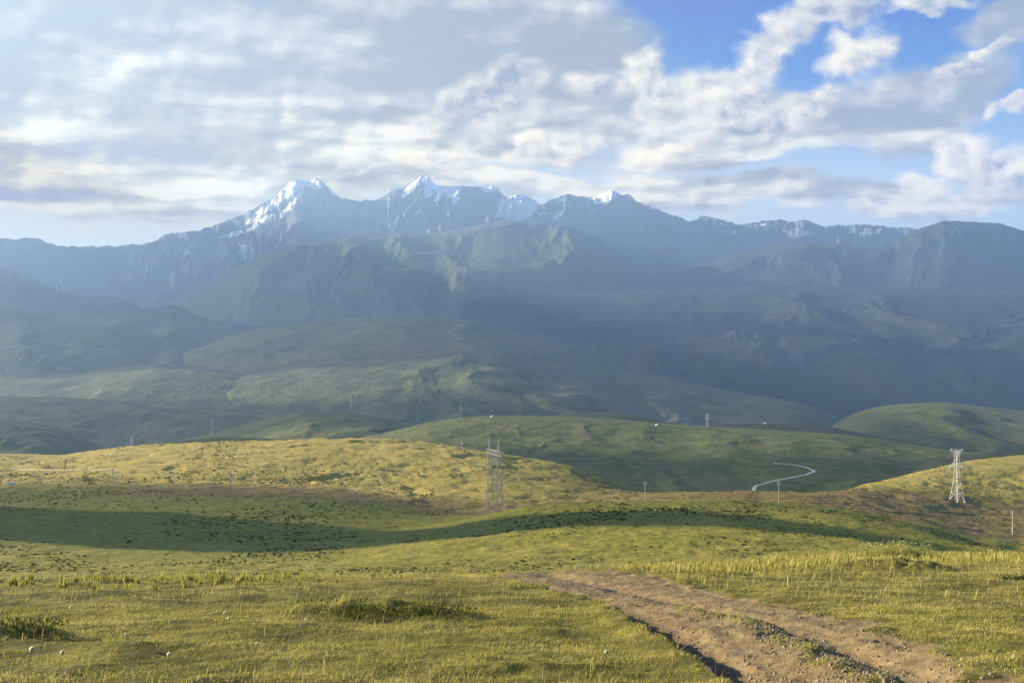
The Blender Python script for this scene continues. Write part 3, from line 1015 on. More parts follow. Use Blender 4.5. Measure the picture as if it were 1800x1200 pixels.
# ------------------------------------------------------------------ winding road
def build_road():
    pts = [(1300, 866), (1306, 862), (1322, 855), (1345, 850), (1370, 845), (1395, 840), (1415, 836), (1428, 831), (1431, 828), (1424, 825), (1410, 821), (1395, 818), (1380, 816), (1360, 814.6)]
    w = [hit(*p) for p in pts]
    # densify
    P = []
    for a, b in zip(w[:-1], w[1:]):
        for k in range(6):
            P.append(a.lerp(b, k / 6))
    P.append(w[-1])
    for _ in range(4):
        P = [P[0]] + [(P[i - 1] + P[i] * 2 + P[i + 1]) / 4 for i in range(1, len(P) - 1)] + [P[-1]]
    V, Fc = [], []
    pxs, Yg, Z = TERRAIN[0]
    def hz(x, y):
        px = CX + F * x / y
        c = min(max((px - pxs[0]) / (pxs[1] - pxs[0]), 0), len(pxs) - 2)
        c0 = int(c)
        za = np.interp(y, Yg[:, c0], Z[:, c0])
        zb = np.interp(y, Yg[:, c0 + 1], Z[:, c0 + 1])
        return float(za + (zb - za) * (c - c0))
    for i, p in enumerate(P):
        d = (P[min(i + 1, len(P) - 1)] - P[max(i - 1, 0)])
        s = Vector((d.y, -d.x, 0)).normalized()
        for k in range(5):
            q = p + s * (k / 4 - 0.5) * 2.5
            V.append((q.x, q.y, hz(q.x, q.y) + 0.35))
    n = len(P)
    o = mesh_obj('road', np.array(V), grid_faces(n, 5), M_ROAD, smooth=True)
    tag(o, kind='structure')


build_road()



# ------------------------------------------------------------------ grass and small plants
M_GRASS = mat_blade('grass_blades', [(0.060, 0.080, 0.012), (0.210, 0.215, 0.030), (0.46, 0.39, 0.085), (0.82, 0.70, 0.33)])
M_TUSSOCK = mat_blade('tussock_leaves', [(0.030, 0.034, 0.012), (0.060, 0.062, 0.020), (0.13, 0.115, 0.04), (0.24, 0.20, 0.07)], 0.1)
M_WEED = mat_blade('weed_leaves', [(0.12, 0.14, 0.025), (0.30, 0.29, 0.055), (0.52, 0.46, 0.13), (0.74, 0.66, 0.34)], 0.4)
M_SAGE = mat_blade('sage_leaves', [(0.24, 0.28, 0.08), (0.40, 0.42, 0.16), (0.60, 0.58, 0.30)], 0.3)
M_DARKLEAF = mat_blade('dark_leaves', [(0.045, 0.062, 0.014), (0.085, 0.105, 0.024), (0.20, 0.20, 0.05)], 0.25)
M_FLUFF = mat_blade('seed_fluff', [(0.88, 0.84, 0.70), (0.90, 0.87, 0.76)], 0.75)
M_PETAL = mat_blade('pale_petals', [(0.38, 0.38, 0.08), (0.58, 0.54, 0.18), (0.80, 0.75, 0.45)], 0.4)


def blades(x, y, z, h, w, lean, az, segs, tint):
    """many blades: 1 or 2 segments each, triangles only"""
    n = len(x)
    fa = rng.uniform(0, 2 * np.pi, n)
    sx, sy = np.cos(fa) * w / 2, np.sin(fa) * w / 2
    lx, ly = np.cos(az) * lean * h, np.sin(az) * lean * h
    base = np.stack([x, y, z - 0.01], -1)
    side = np.stack([sx, sy, np.zeros(n)], -1)
    tip = base + np.stack([lx, ly, h * np.sqrt(np.clip(1 - 0.5 * lean**2, .2, 1))], -1)
    if segs == 1:
        V = np.stack([base - side, base + side, tip], 1).reshape(-1, 3)
        Fc = np.arange(3 * n).reshape(n, 3)
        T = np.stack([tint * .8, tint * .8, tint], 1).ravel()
    else:
        mid = base + np.stack([lx * .32, ly * .32, h * 0.58], -1)
        V = np.stack([base - side, base + side, mid - side * .75, mid + side * .75, tip], 1).reshape(-1, 3)
        k = (np.arange(n) * 5)[:, None, None]
        Fc = (k + np.array([[0, 1, 3], [0, 3, 2], [2, 3, 4]])[None]).reshape(-1, 3)
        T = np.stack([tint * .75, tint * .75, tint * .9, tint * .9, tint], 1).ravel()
    return V, Fc, T


def join(parts):
    V, Fc, T, n = [], [], [], 0
    for v, f, tt in parts:
        V.append(v)
        Fc.append(f + n)
        T.append(tt)
        n += len(v)
    return np.concatenate(V), np.concatenate(Fc), np.concatenate(T)


def wedge(n, y0, y1, um=0.72, power=1.0):
    Y = np.sqrt(rng.uniform(y0**2, y1**2, n)) if power == 1 else y0 + (y1 - y0) * rng.uniform(0, 1, n) ** power
    return rng.uniform(-um, um, n) * (Y + 1.5), Y


def build_grass():
    parts = []
    for (n, y0, y1, hh, ww, segs, um) in ((230000, 6.5, 17, 0.042, 0.0080, 2, 0.78), (300000, 16, 46, 0.050, 0.015, 1, 0.72), (110000, 44, 130, 0.11, 0.06, 1, 0.70)):
        x, Y = wedge(n, y0, y1, um)
        soil = track_fields(x, Y)
        bare = np.clip(soil[0] - 0.8 * soil[1], 0, 1)
        bare = np.maximum(bare, 0.7 * sstep(fbm(x / 1.6, Y / 0.9, 95, 4), 0.55, 0.95) * sstep(Y, 46, 36))
        patch = fbm(x / 0.7, Y / 0.5, 201, 3)
        keep = (rng.uniform(0, 1, n) > bare * 1.25) & (patch > -0.75 + 0.55 * rng.uniform(0, 1, n) - 0.2)
        x, Y, patch = x[keep], Y[keep], patch[keep]
        n = len(x)
        big = fbm(x / 2.6, Y / 1.5, 205, 4)
        h = hh * (0.55 + 0.9 * rng.uniform(0, 1, n) ** 2) * (1 + 0.45 * np.clip(patch, -1, 1) + 0.25 * big)
        # the mound sides carry longer grass
        for mx, my, rx, ry, mh in MOUNDS[:5]:
            e = np.exp(-(((x - mx) / (1.3 * rx)) ** 2 + ((Y - my) / (1.3 * ry)) ** 2))
            h = h * (1 + 0.4 * e)
        tint = np.clip(0.66 + 0.30 * big + 0.12 * patch + rng.normal(0, 0.24, n), 0.02, 0.98)
        lean = np.clip(rng.normal(0.5, 0.25, n), 0.05, 1.1)
        az = rng.normal(0.0, 1.1, n)
        z = ground_z(x, Y)
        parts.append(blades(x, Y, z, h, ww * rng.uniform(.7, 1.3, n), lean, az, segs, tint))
    # straw stalks standing above the turf
    n = 18000
    x, Y = wedge(n, 7, 34)
    fb = fbm(x / 3, Y / 2, 207, 3)
    keep = (track_fields(x, Y)[0] < 0.3) & (rng.uniform(0, 1, n) < 0.35 + 0.6 * fb)
    x, Y = x[keep], Y[keep]
    n = len(x)
    parts.append(blades(x, Y, ground_z(x, Y), rng.uniform(.08, .22, n), np.full(n, .005) * (1 + Y / 18), np.clip(rng.normal(.35, .2, n), 0, .9), rng.normal(0, .8, n), 2, np.clip(rng.normal(.88, .12, n), .4, 1)))
    V, Fc, T = join(parts)
    tag(mesh_obj('grass', V, Fc, M_GRASS, attrs={'tint': T}), kind='stuff')


build_grass()


def build_belt():
    """longer yellow grass along the right-hand brow"""
    n = 15000
    px = rng.uniform(1090, 1900, n)
    ybrow = curve([(1090, 33), (1200, 33.5), (1400, 36.5), (1600, 39.5), (1800, 43), (1900, 43.5)], px)
    Y = ybrow - np.abs(rng.normal(0, 4.0, n))
    x = (px - CX) / F * Y
    keep = (fbm(x / 1.2, Y / 1.0, 211, 3) > -0.35) & (track_fields(x, Y)[0] < .3)
    x, Y, px = x[keep], Y[keep], px[keep]
    n = len(x)
    den = fbm(x / 2.0, Y / 2.0, 213, 3)
    h = rng.uniform(.07, .30, n) * (1 + .7 * den) * (0.7 + 0.4 * sstep(px, 1100, 1500))
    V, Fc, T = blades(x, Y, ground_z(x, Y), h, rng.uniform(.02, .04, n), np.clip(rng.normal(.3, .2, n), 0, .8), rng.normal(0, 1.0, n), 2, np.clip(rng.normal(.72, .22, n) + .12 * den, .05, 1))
    tag(mesh_obj('tall_grass', V, Fc, M_GRASS, attrs={'tint': T}), kind='stuff')


build_belt()


def domes(x, y, z, r, h, tint, seg=7):
    """low rough domes (tussocks, pebbles): two rings and a top"""
    n = len(x)
    a = np.linspace(0, 2 * np.pi, seg, endpoint=False)[None] + rng.uniform(0, 6, n)[:, None]
    j1 = rng.uniform(.7, 1.3, (n, seg))
    j2 = rng.uniform(.6, 1.3, (n, seg))
    r0 = np.stack([x[:, None] + np.cos(a) * r[:, None] * j1, y[:, None] + np.sin(a) * r[:, None] * j1 * .8, np.repeat((z - .25 * h)[:, None], seg, 1)], -1)
    r1 = np.stack([x[:, None] + np.cos(a) * r[:, None] * .72 * j2, y[:, None] + np.sin(a) * r[:, None] * .58 * j2, z[:, None] + h[:, None] * .7 * rng.uniform(.6, 1.2, (n, seg))], -1)
    tp = np.stack([x + rng.uniform(-.2, .2, n) * r, y + rng.uniform(-.2, .2, n) * r, z + h], -1)[:, None]
    V = np.concatenate([r0, r1, tp], 1)
    m = 2 * seg + 1
    i = np.arange(seg)
    k = (i + 1) % seg
    f = np.concatenate([np.stack([i, k, k + seg], -1), np.stack([i, k + seg, i + seg], -1), np.stack([i + seg, k + seg, np.full(seg, 2 * seg)], -1)])
    Fc = (np.arange(n)[:, None, None] * m + f[None]).reshape(-1, 3)
    T = np.repeat(tint[:, None], m, 1).ravel()
    return V.reshape(-1, 3), Fc, T


def build_tussocks():
    parts = []
    for (n, y0, y1, thr, rad) in ((26000, 52, 150, 0.0, .17), (30000, 120, 330, -.1, .26), (60000, 300, 580, -0.10, .34)):
        x, Y = wedge(n, y0, y1, 0.68)
        f = fbm(x / (14 + Y / 12), Y / (8 + Y / 18), 221, 4) + 0.8 * perlin(x / 4.0, Y / 3.0, 223)
        keep = f > thr + rng.uniform(0, 1.1, n)
        x, Y = x[keep], Y[keep]
        n = len(x)
        r = rad * rng.uniform(.5, 1.5, n)
        z = ground_z(x, Y)
        t = np.where(rng.uniform(0, 1, n) < .55, rng.uniform(.1, .55, n), rng.uniform(.55, 1, n))
        parts.append(domes(x, Y, z, r, r * rng.uniform(.4, .75, n), t))
    V, Fc, T = join(parts)
    tag(mesh_obj('grass_tussocks', V, Fc, M_TUSSOCK, attrs={'tint': T}), kind='stuff')


build_tussocks()


def build_gravel():
    n = 16000
    Y = 7.5 + 22 * rng.uniform(0, 1, n) ** 1.6
    xl, xr, xm = curve(TL, Y), curve(TR, Y), curve(TM, Y)
    q = rng.uniform(0, 1, n)
    x = xl + (xr - xl) * rng.uniform(-.02, 1.0, n)
    x = np.where(q < .35, xl + np.abs(rng.normal(0, .28, n)), np.where(q < .6, xm + rng.normal(.0, .3, n), x))
    keep = track_fields(x, Y)[0] > .2
    x, Y = x[keep], Y[keep]
    n = len(x)
    r = 0.008 + 0.022 * rng.uniform(0, 1, n) ** 3
    V, Fc, T = domes(x, Y, ground_z(x, Y), r, r * rng.uniform(.6, 1.2, n), rng.uniform(0, 1, n), 5)
    tag(mesh_obj('gravel', V, Fc, M_PEBBLE, attrs={'tint': T}), kind='stuff')


build_gravel()


# ---- individual stones by the track
def stone(px, py, r, label, seed):
    x, Y = meadow_xy(px, py)
    z = float(ground_z(np.array([x]), np.array([Y]))[0])
    n1, n2 = 14, 9
    th = np.linspace(0, 2 * np.pi, n1, endpoint=False)
    ph = np.linspace(-1.2, 1.45, n2)
    V = []
    for p in ph:
        for a in th:
            d = np.array([math.cos(a) * math.cos(p), math.sin(a) * math.cos(p), math.sin(p)])
            k = 1 + .35 * float(perlin(np.array([d[0] * 1.6 + seed]), np.array([d[1] * 1.6 + d[2] * 1.3]), seed)[0])
            V.append(d * np.array([1.25, .8, .62]) * r * k)
    i = np.arange(n1 * n2).reshape(n2, n1)
    j = np.roll(i, -1, 1)
    f = np.stack([i[:-1], j[:-1], j[1:], i[1:]], -1).reshape(-1, 4)
    o = mesh_obj('stone', np.array(V), f, M_STONE)
    o.location = (x, Y, z + .15 * r)
    tag(o, label, 'stone', 'loose stones on the dirt track')


stone(1073, 1061, .13, 'largest dark stone, lying on the inner left side of the dirt track near its bend', 3)
stone(1086, 1063, .05, 'small brown stone just right of the largest dark stone on the track', 4)
stone(1268, 1166, .06, 'brown stone beside the shaded left rut, low in the picture', 5)
stone(1186, 1128, .05, 'pale grey stone in the dark shaded left rut', 6)
stone(1176, 1052, .05, 'small stone at the top of the low ridge between the two ruts', 7)
stone(1538, 1118, .05, 'small stone on the bare right side of the track', 8)


# ---- dandelion clocks
def make_dandelion():
    st = MB()
    st.tube([(0, 0, -.01), (.006, 0, .08), (.022, .004, .165)], [.0032, .0028, .0024], 6)
    hd = bpy.data.meshes.new('seed_head')
    V, Fc = [], []
    c = np.array([.022, .004, .185])
    for k in range(80):
        zz = 1 - 2 * (k + .5) / 80
        a = k * 2.39996
        d = np.array([math.cos(a) * math.sqrt(1 - zz * zz), math.sin(a) * math.sqrt(1 - zz * zz), zz])
        s = np.cross(d, [0.3, 0.5, 0.8])
        s /= np.linalg.norm(s)
        t = np.cross(d, s)
        n = len(V)
        p = c + d * .019
        V += [c + d * .004, p + s * .005 + d * .003, p - s * .005 + d * .003, p + t * .005 + d * .003, p - t * .005 + d * .003]
        Fc += [(n, n + 1, n + 2), (n, n + 3, n + 4)]
    return st, np.array(V), np.array(Fc)


_st, _hv, _hf = make_dandelion()
DAND = None
for (px, py, sc_, az, label) in (
        (293, 1172, 1.15, 0.2, 'tall dandelion clock on the left near meadow with the whitest round seed head'),
        (393, 1106, 1.1, 0.6, 'dandelion clock, left one of the pair growing close together in the meadow'),
        (399, 1112, 1.0, -0.3, 'dandelion clock, right and shorter one of the pair in the meadow'),
        (51, 1168, 1.3, 0.4, 'leaning dandelion clock in front of the leftmost dark grass hump'),
        (449, 1146, .8, 0.0, 'short dandelion clock with a wide head between the pair and the big grass mound'),
        (122, 1095, 1.2, 0.9, 'dandelion clock growing just behind the leftmost dark grass hump'),
        (222, 1143, 0.9, 2.0, 'small dandelion clock left of the one with the whitest head'),
        (105, 1168, 1.1, 0.3, 'dandelion clock among straw near the lower left corner'),
        (536, 1110, 1.0, 0.5, 'dandelion clock in front of the left foot of the big grass mound'),
        (1063, 1185, 1.0, 0.4, 'lone dandelion clock left of the shaded rut at the bottom')):
    x, Y = meadow_xy(px, py)
    z = float(ground_z(np.array([x]), np.array([Y]))[0])
    if DAND is None:
        DAND = empty('dandelion', (x, Y, z))
        _st.build('stem', M_WEED, DAND)
        mesh_obj('seed_head', _hv, _hf, M_FLUFF, DAND)
        o = DAND
    else:
        o = copy_tree(DAND)
    o.location = (x, Y, z)
    o.rotation_euler = (0, 0, az)
    o.scale = (sc_, sc_, sc_)
    tag(o, label, 'dandelion', 'dandelion clocks in the near meadow')


# ---- leafy plants
def leaf_cloud(n, rx, ry, h0, h1, w, lean, t0, t1, ring=0.0):
    a = rng.uniform(0, 2 * np.pi, n)
    r = np.sqrt(rng.uniform(ring, 1, n))
    x, y = rx * r * np.cos(a), ry * r * np.sin(a)
    h = rng.uniform(h0, h1, n) * (1.1 - .45 * r)
    return blades(x, y, np.zeros(n), h, rng.uniform(.7, 1.3, n) * w, np.abs(rng.normal(lean, .2, n)), a + rng.normal(0, .7, n), 2, rng.uniform(t0, t1, n))


def petals(n, rx, ry, h0, h1, size):
    x, y = rx * rng.uniform(-1, 1, n), ry * rng.uniform(-1, 1, n)
    z = rng.uniform(h0, h1, n) * (1.05 - .4 * np.sqrt((x / rx)**2 * .5 + (y / ry)**2 * .5))
    return blades(x, y, z, size * rng.uniform(.6, 1.4, n), size * rng.uniform(.6, 1.2, n), np.abs(rng.normal(.6, .3, n)), rng.uniform(0, 6.3, n), 1, rng.uniform(0, 1, n))


def plant(name, px, py, label, cat, leaves, mat, heads=None, hmat=None, Y=None, group=None):
    if Y is None:
        x, Y = meadow_xy(px, py)
    else:
        x = (px - CX) / F * Y
    z = float(ground_z(np.array([x]), np.array([Y]))[0])
    o = empty(name, (x, Y, z))
    for nm, ps, mt in (('leaves', leaves, mat), ('flower_heads', heads, hmat)):
        if ps:
            V, Fc, T = join(ps)
            ch = mesh_obj(nm, V, Fc, mt, o, attrs={'tint': T})
            if nm == 'flower_heads':
                ch['kind'] = 'stuff'
    tag(o, label, cat, group)
    return o


plant('wildflower_clump', 1575, 1000, 'widest clump of yellow green stalks with pale flower heads on the right brow', 'wild plant',
      [leaf_cloud(1500, 1.9, .6, .22, .50, .028, .25, .3, .85), leaf_cloud(900, 1.5, .5, .1, .3, .035, .5, .0, .3), leaf_cloud(500, .9, .4, .5, .85, .024, .15, .5, 1)], M_WEED,
      [petals(420, 1.5, .5, .45, .8, .055)], M_PETAL, Y=37.5)
plant('sage_clump', 1045, 998, 'low grey green leafy clump at the far end of the dirt track', 'wild plant',
      [leaf_cloud(420, 1.15, .4, .06, .24, .04, .3, .2, 1)], M_SAGE, Y=32.2)
plant('leafy_bush', 1722, 978, 'small bright green leafy bush with white flowers right of the widest clump', 'wild plant',
      [leaf_cloud(380, .5, .3, .15, .36, .06, .5, .4, 1)], M_DARKLEAF, [petals(70, .7, .3, .25, .42, .06)], M_PETAL, Y=41)
plant('leafy_bush', 1366, 984, 'tiny dark green bush on the brow left of the widest clump', 'wild plant',
      [leaf_cloud(260, .35, .2, .10, .26, .05, .5, 0, .6)], M_DARKLEAF, Y=36)
plant('leafy_bush', 1790, 1022, 'dark leafy bush at the right edge of the photo', 'wild plant',
      [leaf_cloud(260, .5, .3, .08, .28, .035, .4, .2, 1)], M_DARKLEAF, [petals(40, .4, .2, .2, .36, .04)], M_PETAL)
plant('sage_clump', 925, 1037, 'short yellow green tuft on the left verge at the far end of the dirt track', 'wild plant',
      [leaf_cloud(150, .6, .2, .05, .13, .022, .35, .1, .8)], M_WEED)
plant('leafy_bush', 1030, 1052, 'short bushy tuft where the left rut bank begins, beside the largest dark stone', 'wild plant',
      [leaf_cloud(220, .4, .2, .06, .18, .025, .4, .2, 1)], M_WEED)

plant('leafy_mat', 700, 1086, 'widest low dark green leafy clump, covering the grass hump in the centre left meadow', 'wild plant',
      [leaf_cloud(900, 1.35, .42, .03, .12, .020, .55, .1, 1)], M_DARKLEAF)
plant('leafy_mat', 590, 1080, 'low dark green leafy clump on the left end of the big grass hump', 'wild plant',
      [leaf_cloud(260, .7, .28, .03, .10, .020, .55, .2, 1)], M_DARKLEAF)
plant('leafy_mat', 45, 1122, 'low dark leafy clump at the left edge of the near meadow', 'wild plant',
      [leaf_cloud(280, .6, .28, .03, .10, .020, .55, .1, 1)], M_DARKLEAF)

# upright weeds along the left brow: four shapes, repeated
WEEDS = []
for k in range(4):
    V, Fc, T = join([leaf_cloud(9 + 3 * k, .05, .05, .16, .34, .035, .28, .25, .8), leaf_cloud(2, .02, .02, .36, .48, .022, .1, .5, .9)])
    WEEDS.append((V, Fc, T))
_proto = {}
wr = random.Random(5)
spots = []
for i in range(150):
    px = wr.choice([wr.uniform(-40, 560), wr.uniform(180, 480), wr.uniform(0, 860)])
    Yw = float(curve(YC, np.array([px]))[0]) - abs(wr.gauss(0, 1.7)) + .4
    spots.append((px, Yw))
for i, (px, Yw) in enumerate(spots):
    k = i % 4
    x = (px - CX) / F * Yw
    z = float(ground_z(np.array([x]), np.array([Yw]))[0])
    if k not in _proto:
        V, Fc, T = WEEDS[k]
        o = _proto[k] = mesh_obj('upright_weed', V, Fc, M_WEED, attrs={'tint': T})
    else:
        o = _proto[k].copy()
        COL.objects.link(o)
    o.location = (x, Yw, z - .01)
    o.rotation_euler = (0, 0, wr.uniform(0, 6.3))
    q = wr.uniform(.65, 1.15)
    o.scale = (q, q, q)
    tag(o, 'small yellow green weed in the belt of upright weeds along the left grass brow', 'weed', 'upright weeds along the left brow')


# ------------------------------------------------------------------ pylons, poles, tents
def lattice(mb, z0, z1, h0, h1, w, panels, cx=0.0):
    """X bracing on the four faces of a square tapering shaft"""
    for p in range(panels):
        a, b = z0 + (z1 - z0) * p / panels, z0 + (z1 - z0) * (p + 1) / panels
        ra, rb = h0 + (h1 - h0) * p / panels, h0 + (h1 - h0) * (p + 1) / panels
        ca = [(cx - ra, -ra, a), (cx + ra, -ra, a), (cx + ra, ra, a), (cx - ra, ra, a)]
        cb = [(cx - rb, -rb, b), (cx + rb, -rb, b), (cx + rb, rb, b), (cx - rb, rb, b)]
        for k in range(4):
            n = (k + 1) % 4
            mb.bar(ca[k], cb[n], w)
            mb.bar(ca[n], cb[k], w)
            mb.bar(cb[k], cb[n], w)


def zigzag(mb, z0, z1, h0, h1, w, panels, cx=0.0):
    """one diagonal per face and panel, alternating, on a square tapering shaft"""
    for p in range(panels):
        a, b = z0 + (z1 - z0) * p / panels, z0 + (z1 - z0) * (p + 1) / panels
        ra, rb = h0 + (h1 - h0) * p / panels, h0 + (h1 - h0) * (p + 1) / panels
        ca = [(cx - ra, -ra, a), (cx + ra, -ra, a), (cx + ra, ra, a), (cx - ra, ra, a)]
        cb = [(cx - rb, -rb, b), (cx + rb, -rb, b), (cx + rb, rb, b), (cx - rb, rb, b)]
        for k in range(4):
            n = (k + 1) % 4
            mb.bar(*((ca[k], cb[n]) if (p + k) % 2 else (ca[n], cb[k])), w)


def insulator(parent, x, y, z, L=1.6, r=.14):
    m = MB()
    prof = [(.03, 0)]
    n = 7
    for k in range(n):
        zz = -.25 - (L - .35) * k / n
        prof += [(.04, zz), (r, zz - .04), (.04, zz - .11)]
    prof += [(.04, -L), (0.005, -L - .02)]
    m.lathe((x, y, z), prof, 8)
    return m.build('insulator', M_CERAMIC, parent)


def make_pylon(loc, rz, w=.095, mat=None):
    mat = mat or M_STEEL
    r = empty('lattice_pylon', loc, rz)
    H, zk, zt = 27.0, 11.5, 24.6
    hb, hk, ht = 2.6, 1.0, .8
    for sx in (-1, 1):
        for sy in (-1, 1):
            m = MB()
            m.bar((sx * hb, sy * hb, -.6), (sx * hk, sy * hk, zk), w * 1.5)
            m.bar((sx * hk, sy * hk, zk), (sx * ht, sy * ht, zt), w * 1.3)
            l = m.build('leg', mat, r)
            f = MB()
            f.bar((sx * hb, sy * hb, -1.2), (sx * hb, sy * hb, .35), .8)
            f.build('footing', M_CONCRETE, l)
    b = MB()
    zigzag(b, 4.2, zk, hb + (hk - hb) * 4.2 / zk, hk, w, 3)
    zigzag(b, zk, zt, hk, ht, w, 6)
    q = hb + (hk - hb) * 4.2 / zk
    for k in range(4):
        c = [(-1, -1), (1, -1), (1, 1), (-1, 1)]
        a, n = c[k], c[(k + 1) % 4]
        mid = ((a[0] + n[0]) / 2 * q, (a[1] + n[1]) / 2 * q, 4.2)
        b.bar((a[0] * q, a[1] * q, 4.2), (n[0] * q, n[1] * q, 4.2), w)
        b.bar((a[0] * hb, a[1] * hb, 0), mid, w)
        b.bar((n[0] * hb, n[1] * hb, 0), mid, w)
    b.build('bracing', mat, r)
    # top arm: a flat bar carried by two slanting struts (an upside-down triangle)
    t = MB()
    for sy in (-1, 1):
        t.bar((-4.1, sy * .35, H + .1), (4.1, sy * .35, H - .4), w * 2.2)
        for sx in (-1, 1):
            t.bar((sx * ht, sy * ht, zt - .6), (sx * 4.1, sy * .35, H - .15), w * 2.0)
            t.bar((sx * ht, sy * ht, zt), (sx * 1.6, sy * .4, H - .2), w)
            t.bar((sx * ht, sy * ht, zt), (0, sy * .4, H - .2), w)
    for sx in (-4.1, 4.1, -1.6, 1.6, 0):
        t.bar((sx, -.38, H - .15), (sx, .38, H - .15), w)
    t.build('crossarm', mat, r)
    for sx, L, dz in ((-1, 5.8, 0.5), (1, 6.6, -0.2)):
        a = MB()
        zl = 17.2
        for sy in (-1, 1):
            a.bar((sx * .85, sy * .85, zl), (sx * L, sy * .12, zl + dz), w * 2.4)
            a.bar((sx * .82, sy * .82, zl + 3.2), (sx * L, sy * .12, zl + dz), w * 2.2)
            for k in (.33, .62):
                x0 = .85 + (L - .85) * k
                yy = sy * (.85 + (.12 - .85) * k)
                zt2 = zl + 3.2 + (dz - 3.2) * k
                a.bar((sx * x0, yy, zl + dz * k), (sx * x0, yy, zt2), w * .8)
        a.build('crossarm', mat, r)
        insulator(r, sx * L, 0, zl + dz)
    insulator(r, -4.0, 0, H - .2)
    return r


def make_portal(loc, rz, w=.10):
    r = empty('portal_pylon', loc, rz)
    H, zb = 22.7, 17.8
    for sx in (-1, 1):
        m = MB()
        cx = sx * 4.0
        for ax in (-1, 1):
            for ay in (-1, 1):
                m.bar((cx + ax * .97, ay * .97, -.8), (cx + ax * .42, ay * .42, zb), w * 1.3)
        mast = m.build('mast', M_STEEL_OLD, r)
        b = MB()
        zigzag(b, 0, zb, .95, .42, w * .8, 9, cx)
        b.build('bracing', M_STEEL_OLD, mast)
        p = MB()
        for ax in (-1, 1):
            for ay in (-1, 1):
                p.bar((cx + ax * .42, ay * .42, zb + 1.1), (cx + ax * .08, ay * .08, H - (.4 if sx > 0 else 0)), w * 1.2)
        lattice(p, zb + 1.1, H - 1.2, .42, .18, w * .7, 3, cx)
        p.build('peak', M_STEEL_DULL, mast)
        f = MB()
        f.bar((cx, 0, -1.5), (cx, 0, .15), 3.0)
        f.build('footing', M_CONCRETE, mast)
    c = MB()
    L = 6.6
    for sy in (-.42, .42):
        for z in (zb, zb + 1.1):
            c.bar((-L, sy, z), (L, sy, z), w * 1.2)
        n = 12
        for k in range(n):
            a, b = -L + 2 * L * k / n, -L + 2 * L * (k + 1) / n
            c.bar((a, sy, zb if k % 2 else zb + 1.1), (b, sy, zb + 1.1 if k % 2 else zb), w * .8)
            c.bar((a, sy, zb), (a, sy, zb + 1.1), w * .7)
    for k in range(13):
        a = -L + 2 * L * k / 12
        c.bar((a, -.42, zb), (a, .42, zb), w * .7)
    c.build('crossbeam', M_STEEL_DULL, r)
    for x in (-6.3, 0.0, 6.3):
        insulator(r, x, 0, zb, 2.2, .16)
    # slanting stay between the masts
    s = MB()
    s.bar((1.0, 0, zb), (3.6, .0, zb - 6.5), w * 1.2)
    s.bar((-1.0, 0, zb), (-3.6, 0, zb - 6.5), w * 1.2)
    s.build('brace', M_STEEL_DULL, r)
    return r


pb = hit(870, 907)
pb = Vector(((869.5 - CX) / F * 245, 245.0, 0))
pb.z = float(ground_z(np.array([pb.x]), np.array([pb.y]))[0])
pyl = make_portal(pb, math.radians(-70))
tag(pyl, 'tall grey lattice pylon of two masts joined by a beam, standing in the hollow', 'power pylon')
top_row = HY - F * (pb.z + 22.7) / pb.y
k = ((HY - 768) / F * pb.y - pb.z) / 22.7
pyl.scale = (k, k, k)

pr = hit(1682, 881)
pyr = make_pylon(pr, math.radians(24))
k = (pr.y * (881 - 789) / F) / 27.0
pyr.scale = (k, k, k)
tag(pyr, 'pale lattice pylon with two crossarms in front of the golden slope on the right', 'power pylon')

for (px, yb, yt, rz, label) in (
        (372, 766, 735, 60, 'hazy lattice pylon on the left foot of the dark green hill'),
        (617, 722, 697, 40, 'faint lattice pylon behind the top of the dark green hill'),
        (810, 737, 712, 70, 'faint lattice pylon left of the white tent on the green crest'),
        (1243, 749, 727, 20, 'faint lattice pylon behind the right end of the green crest'),
        (231, 786, 768, 50, 'small hazy lattice pylon above the left end of the golden hill')):
    b = hit(px, yb)
    o = copy_tree(pyr)
    o.location = b
    o.rotation_euler = (0, 0, math.radians(rz))
    k = b.y * (yb - yt) / F / 27.0
    o.scale = (k, k, k)
    tag(o, label, 'power pylon', 'far pylons along the valley line')


def make_pole(h=8.5):
    r = empty('utility_pole', (0, 0, 0))
    p = MB()
    p.tube([(0, 0, -.6), (0, 0, h)], [.19, .13], 10)
    p.build('pole', M_CONCRETE, r)
    for z, L in ((h - .35, 1.0), (h - 1.15, .7)):
        c = MB()
        c.bar((-L, .14, z), (L, .14, z), .1)
        c.bar((-L * .6, .14, z), (0, .14, z - .45), .06)
        c.bar((L * .6, .14, z), (0, .14, z - .45), .06)
        arm = c.build('crossarm', M_STEEL, r)
        for x in (-L + .08, L - .08):
            i = MB()
            i.lathe((x, .14, z + .04), [(.03, 0), (.09, .05), (.05, .12), (.1, .17), (.06, .25), (.005, .28)], 8)
            i.build('insulator', M_CERAMIC, arm)
    i = MB()
    i.lathe((0, 0, h), [(.05, 0), (.1, .05), (.05, .12), (.1, .18), (.06, .26), (.005, .3)], 8)
    i.build('insulator', M_CERAMIC, r)
    return r


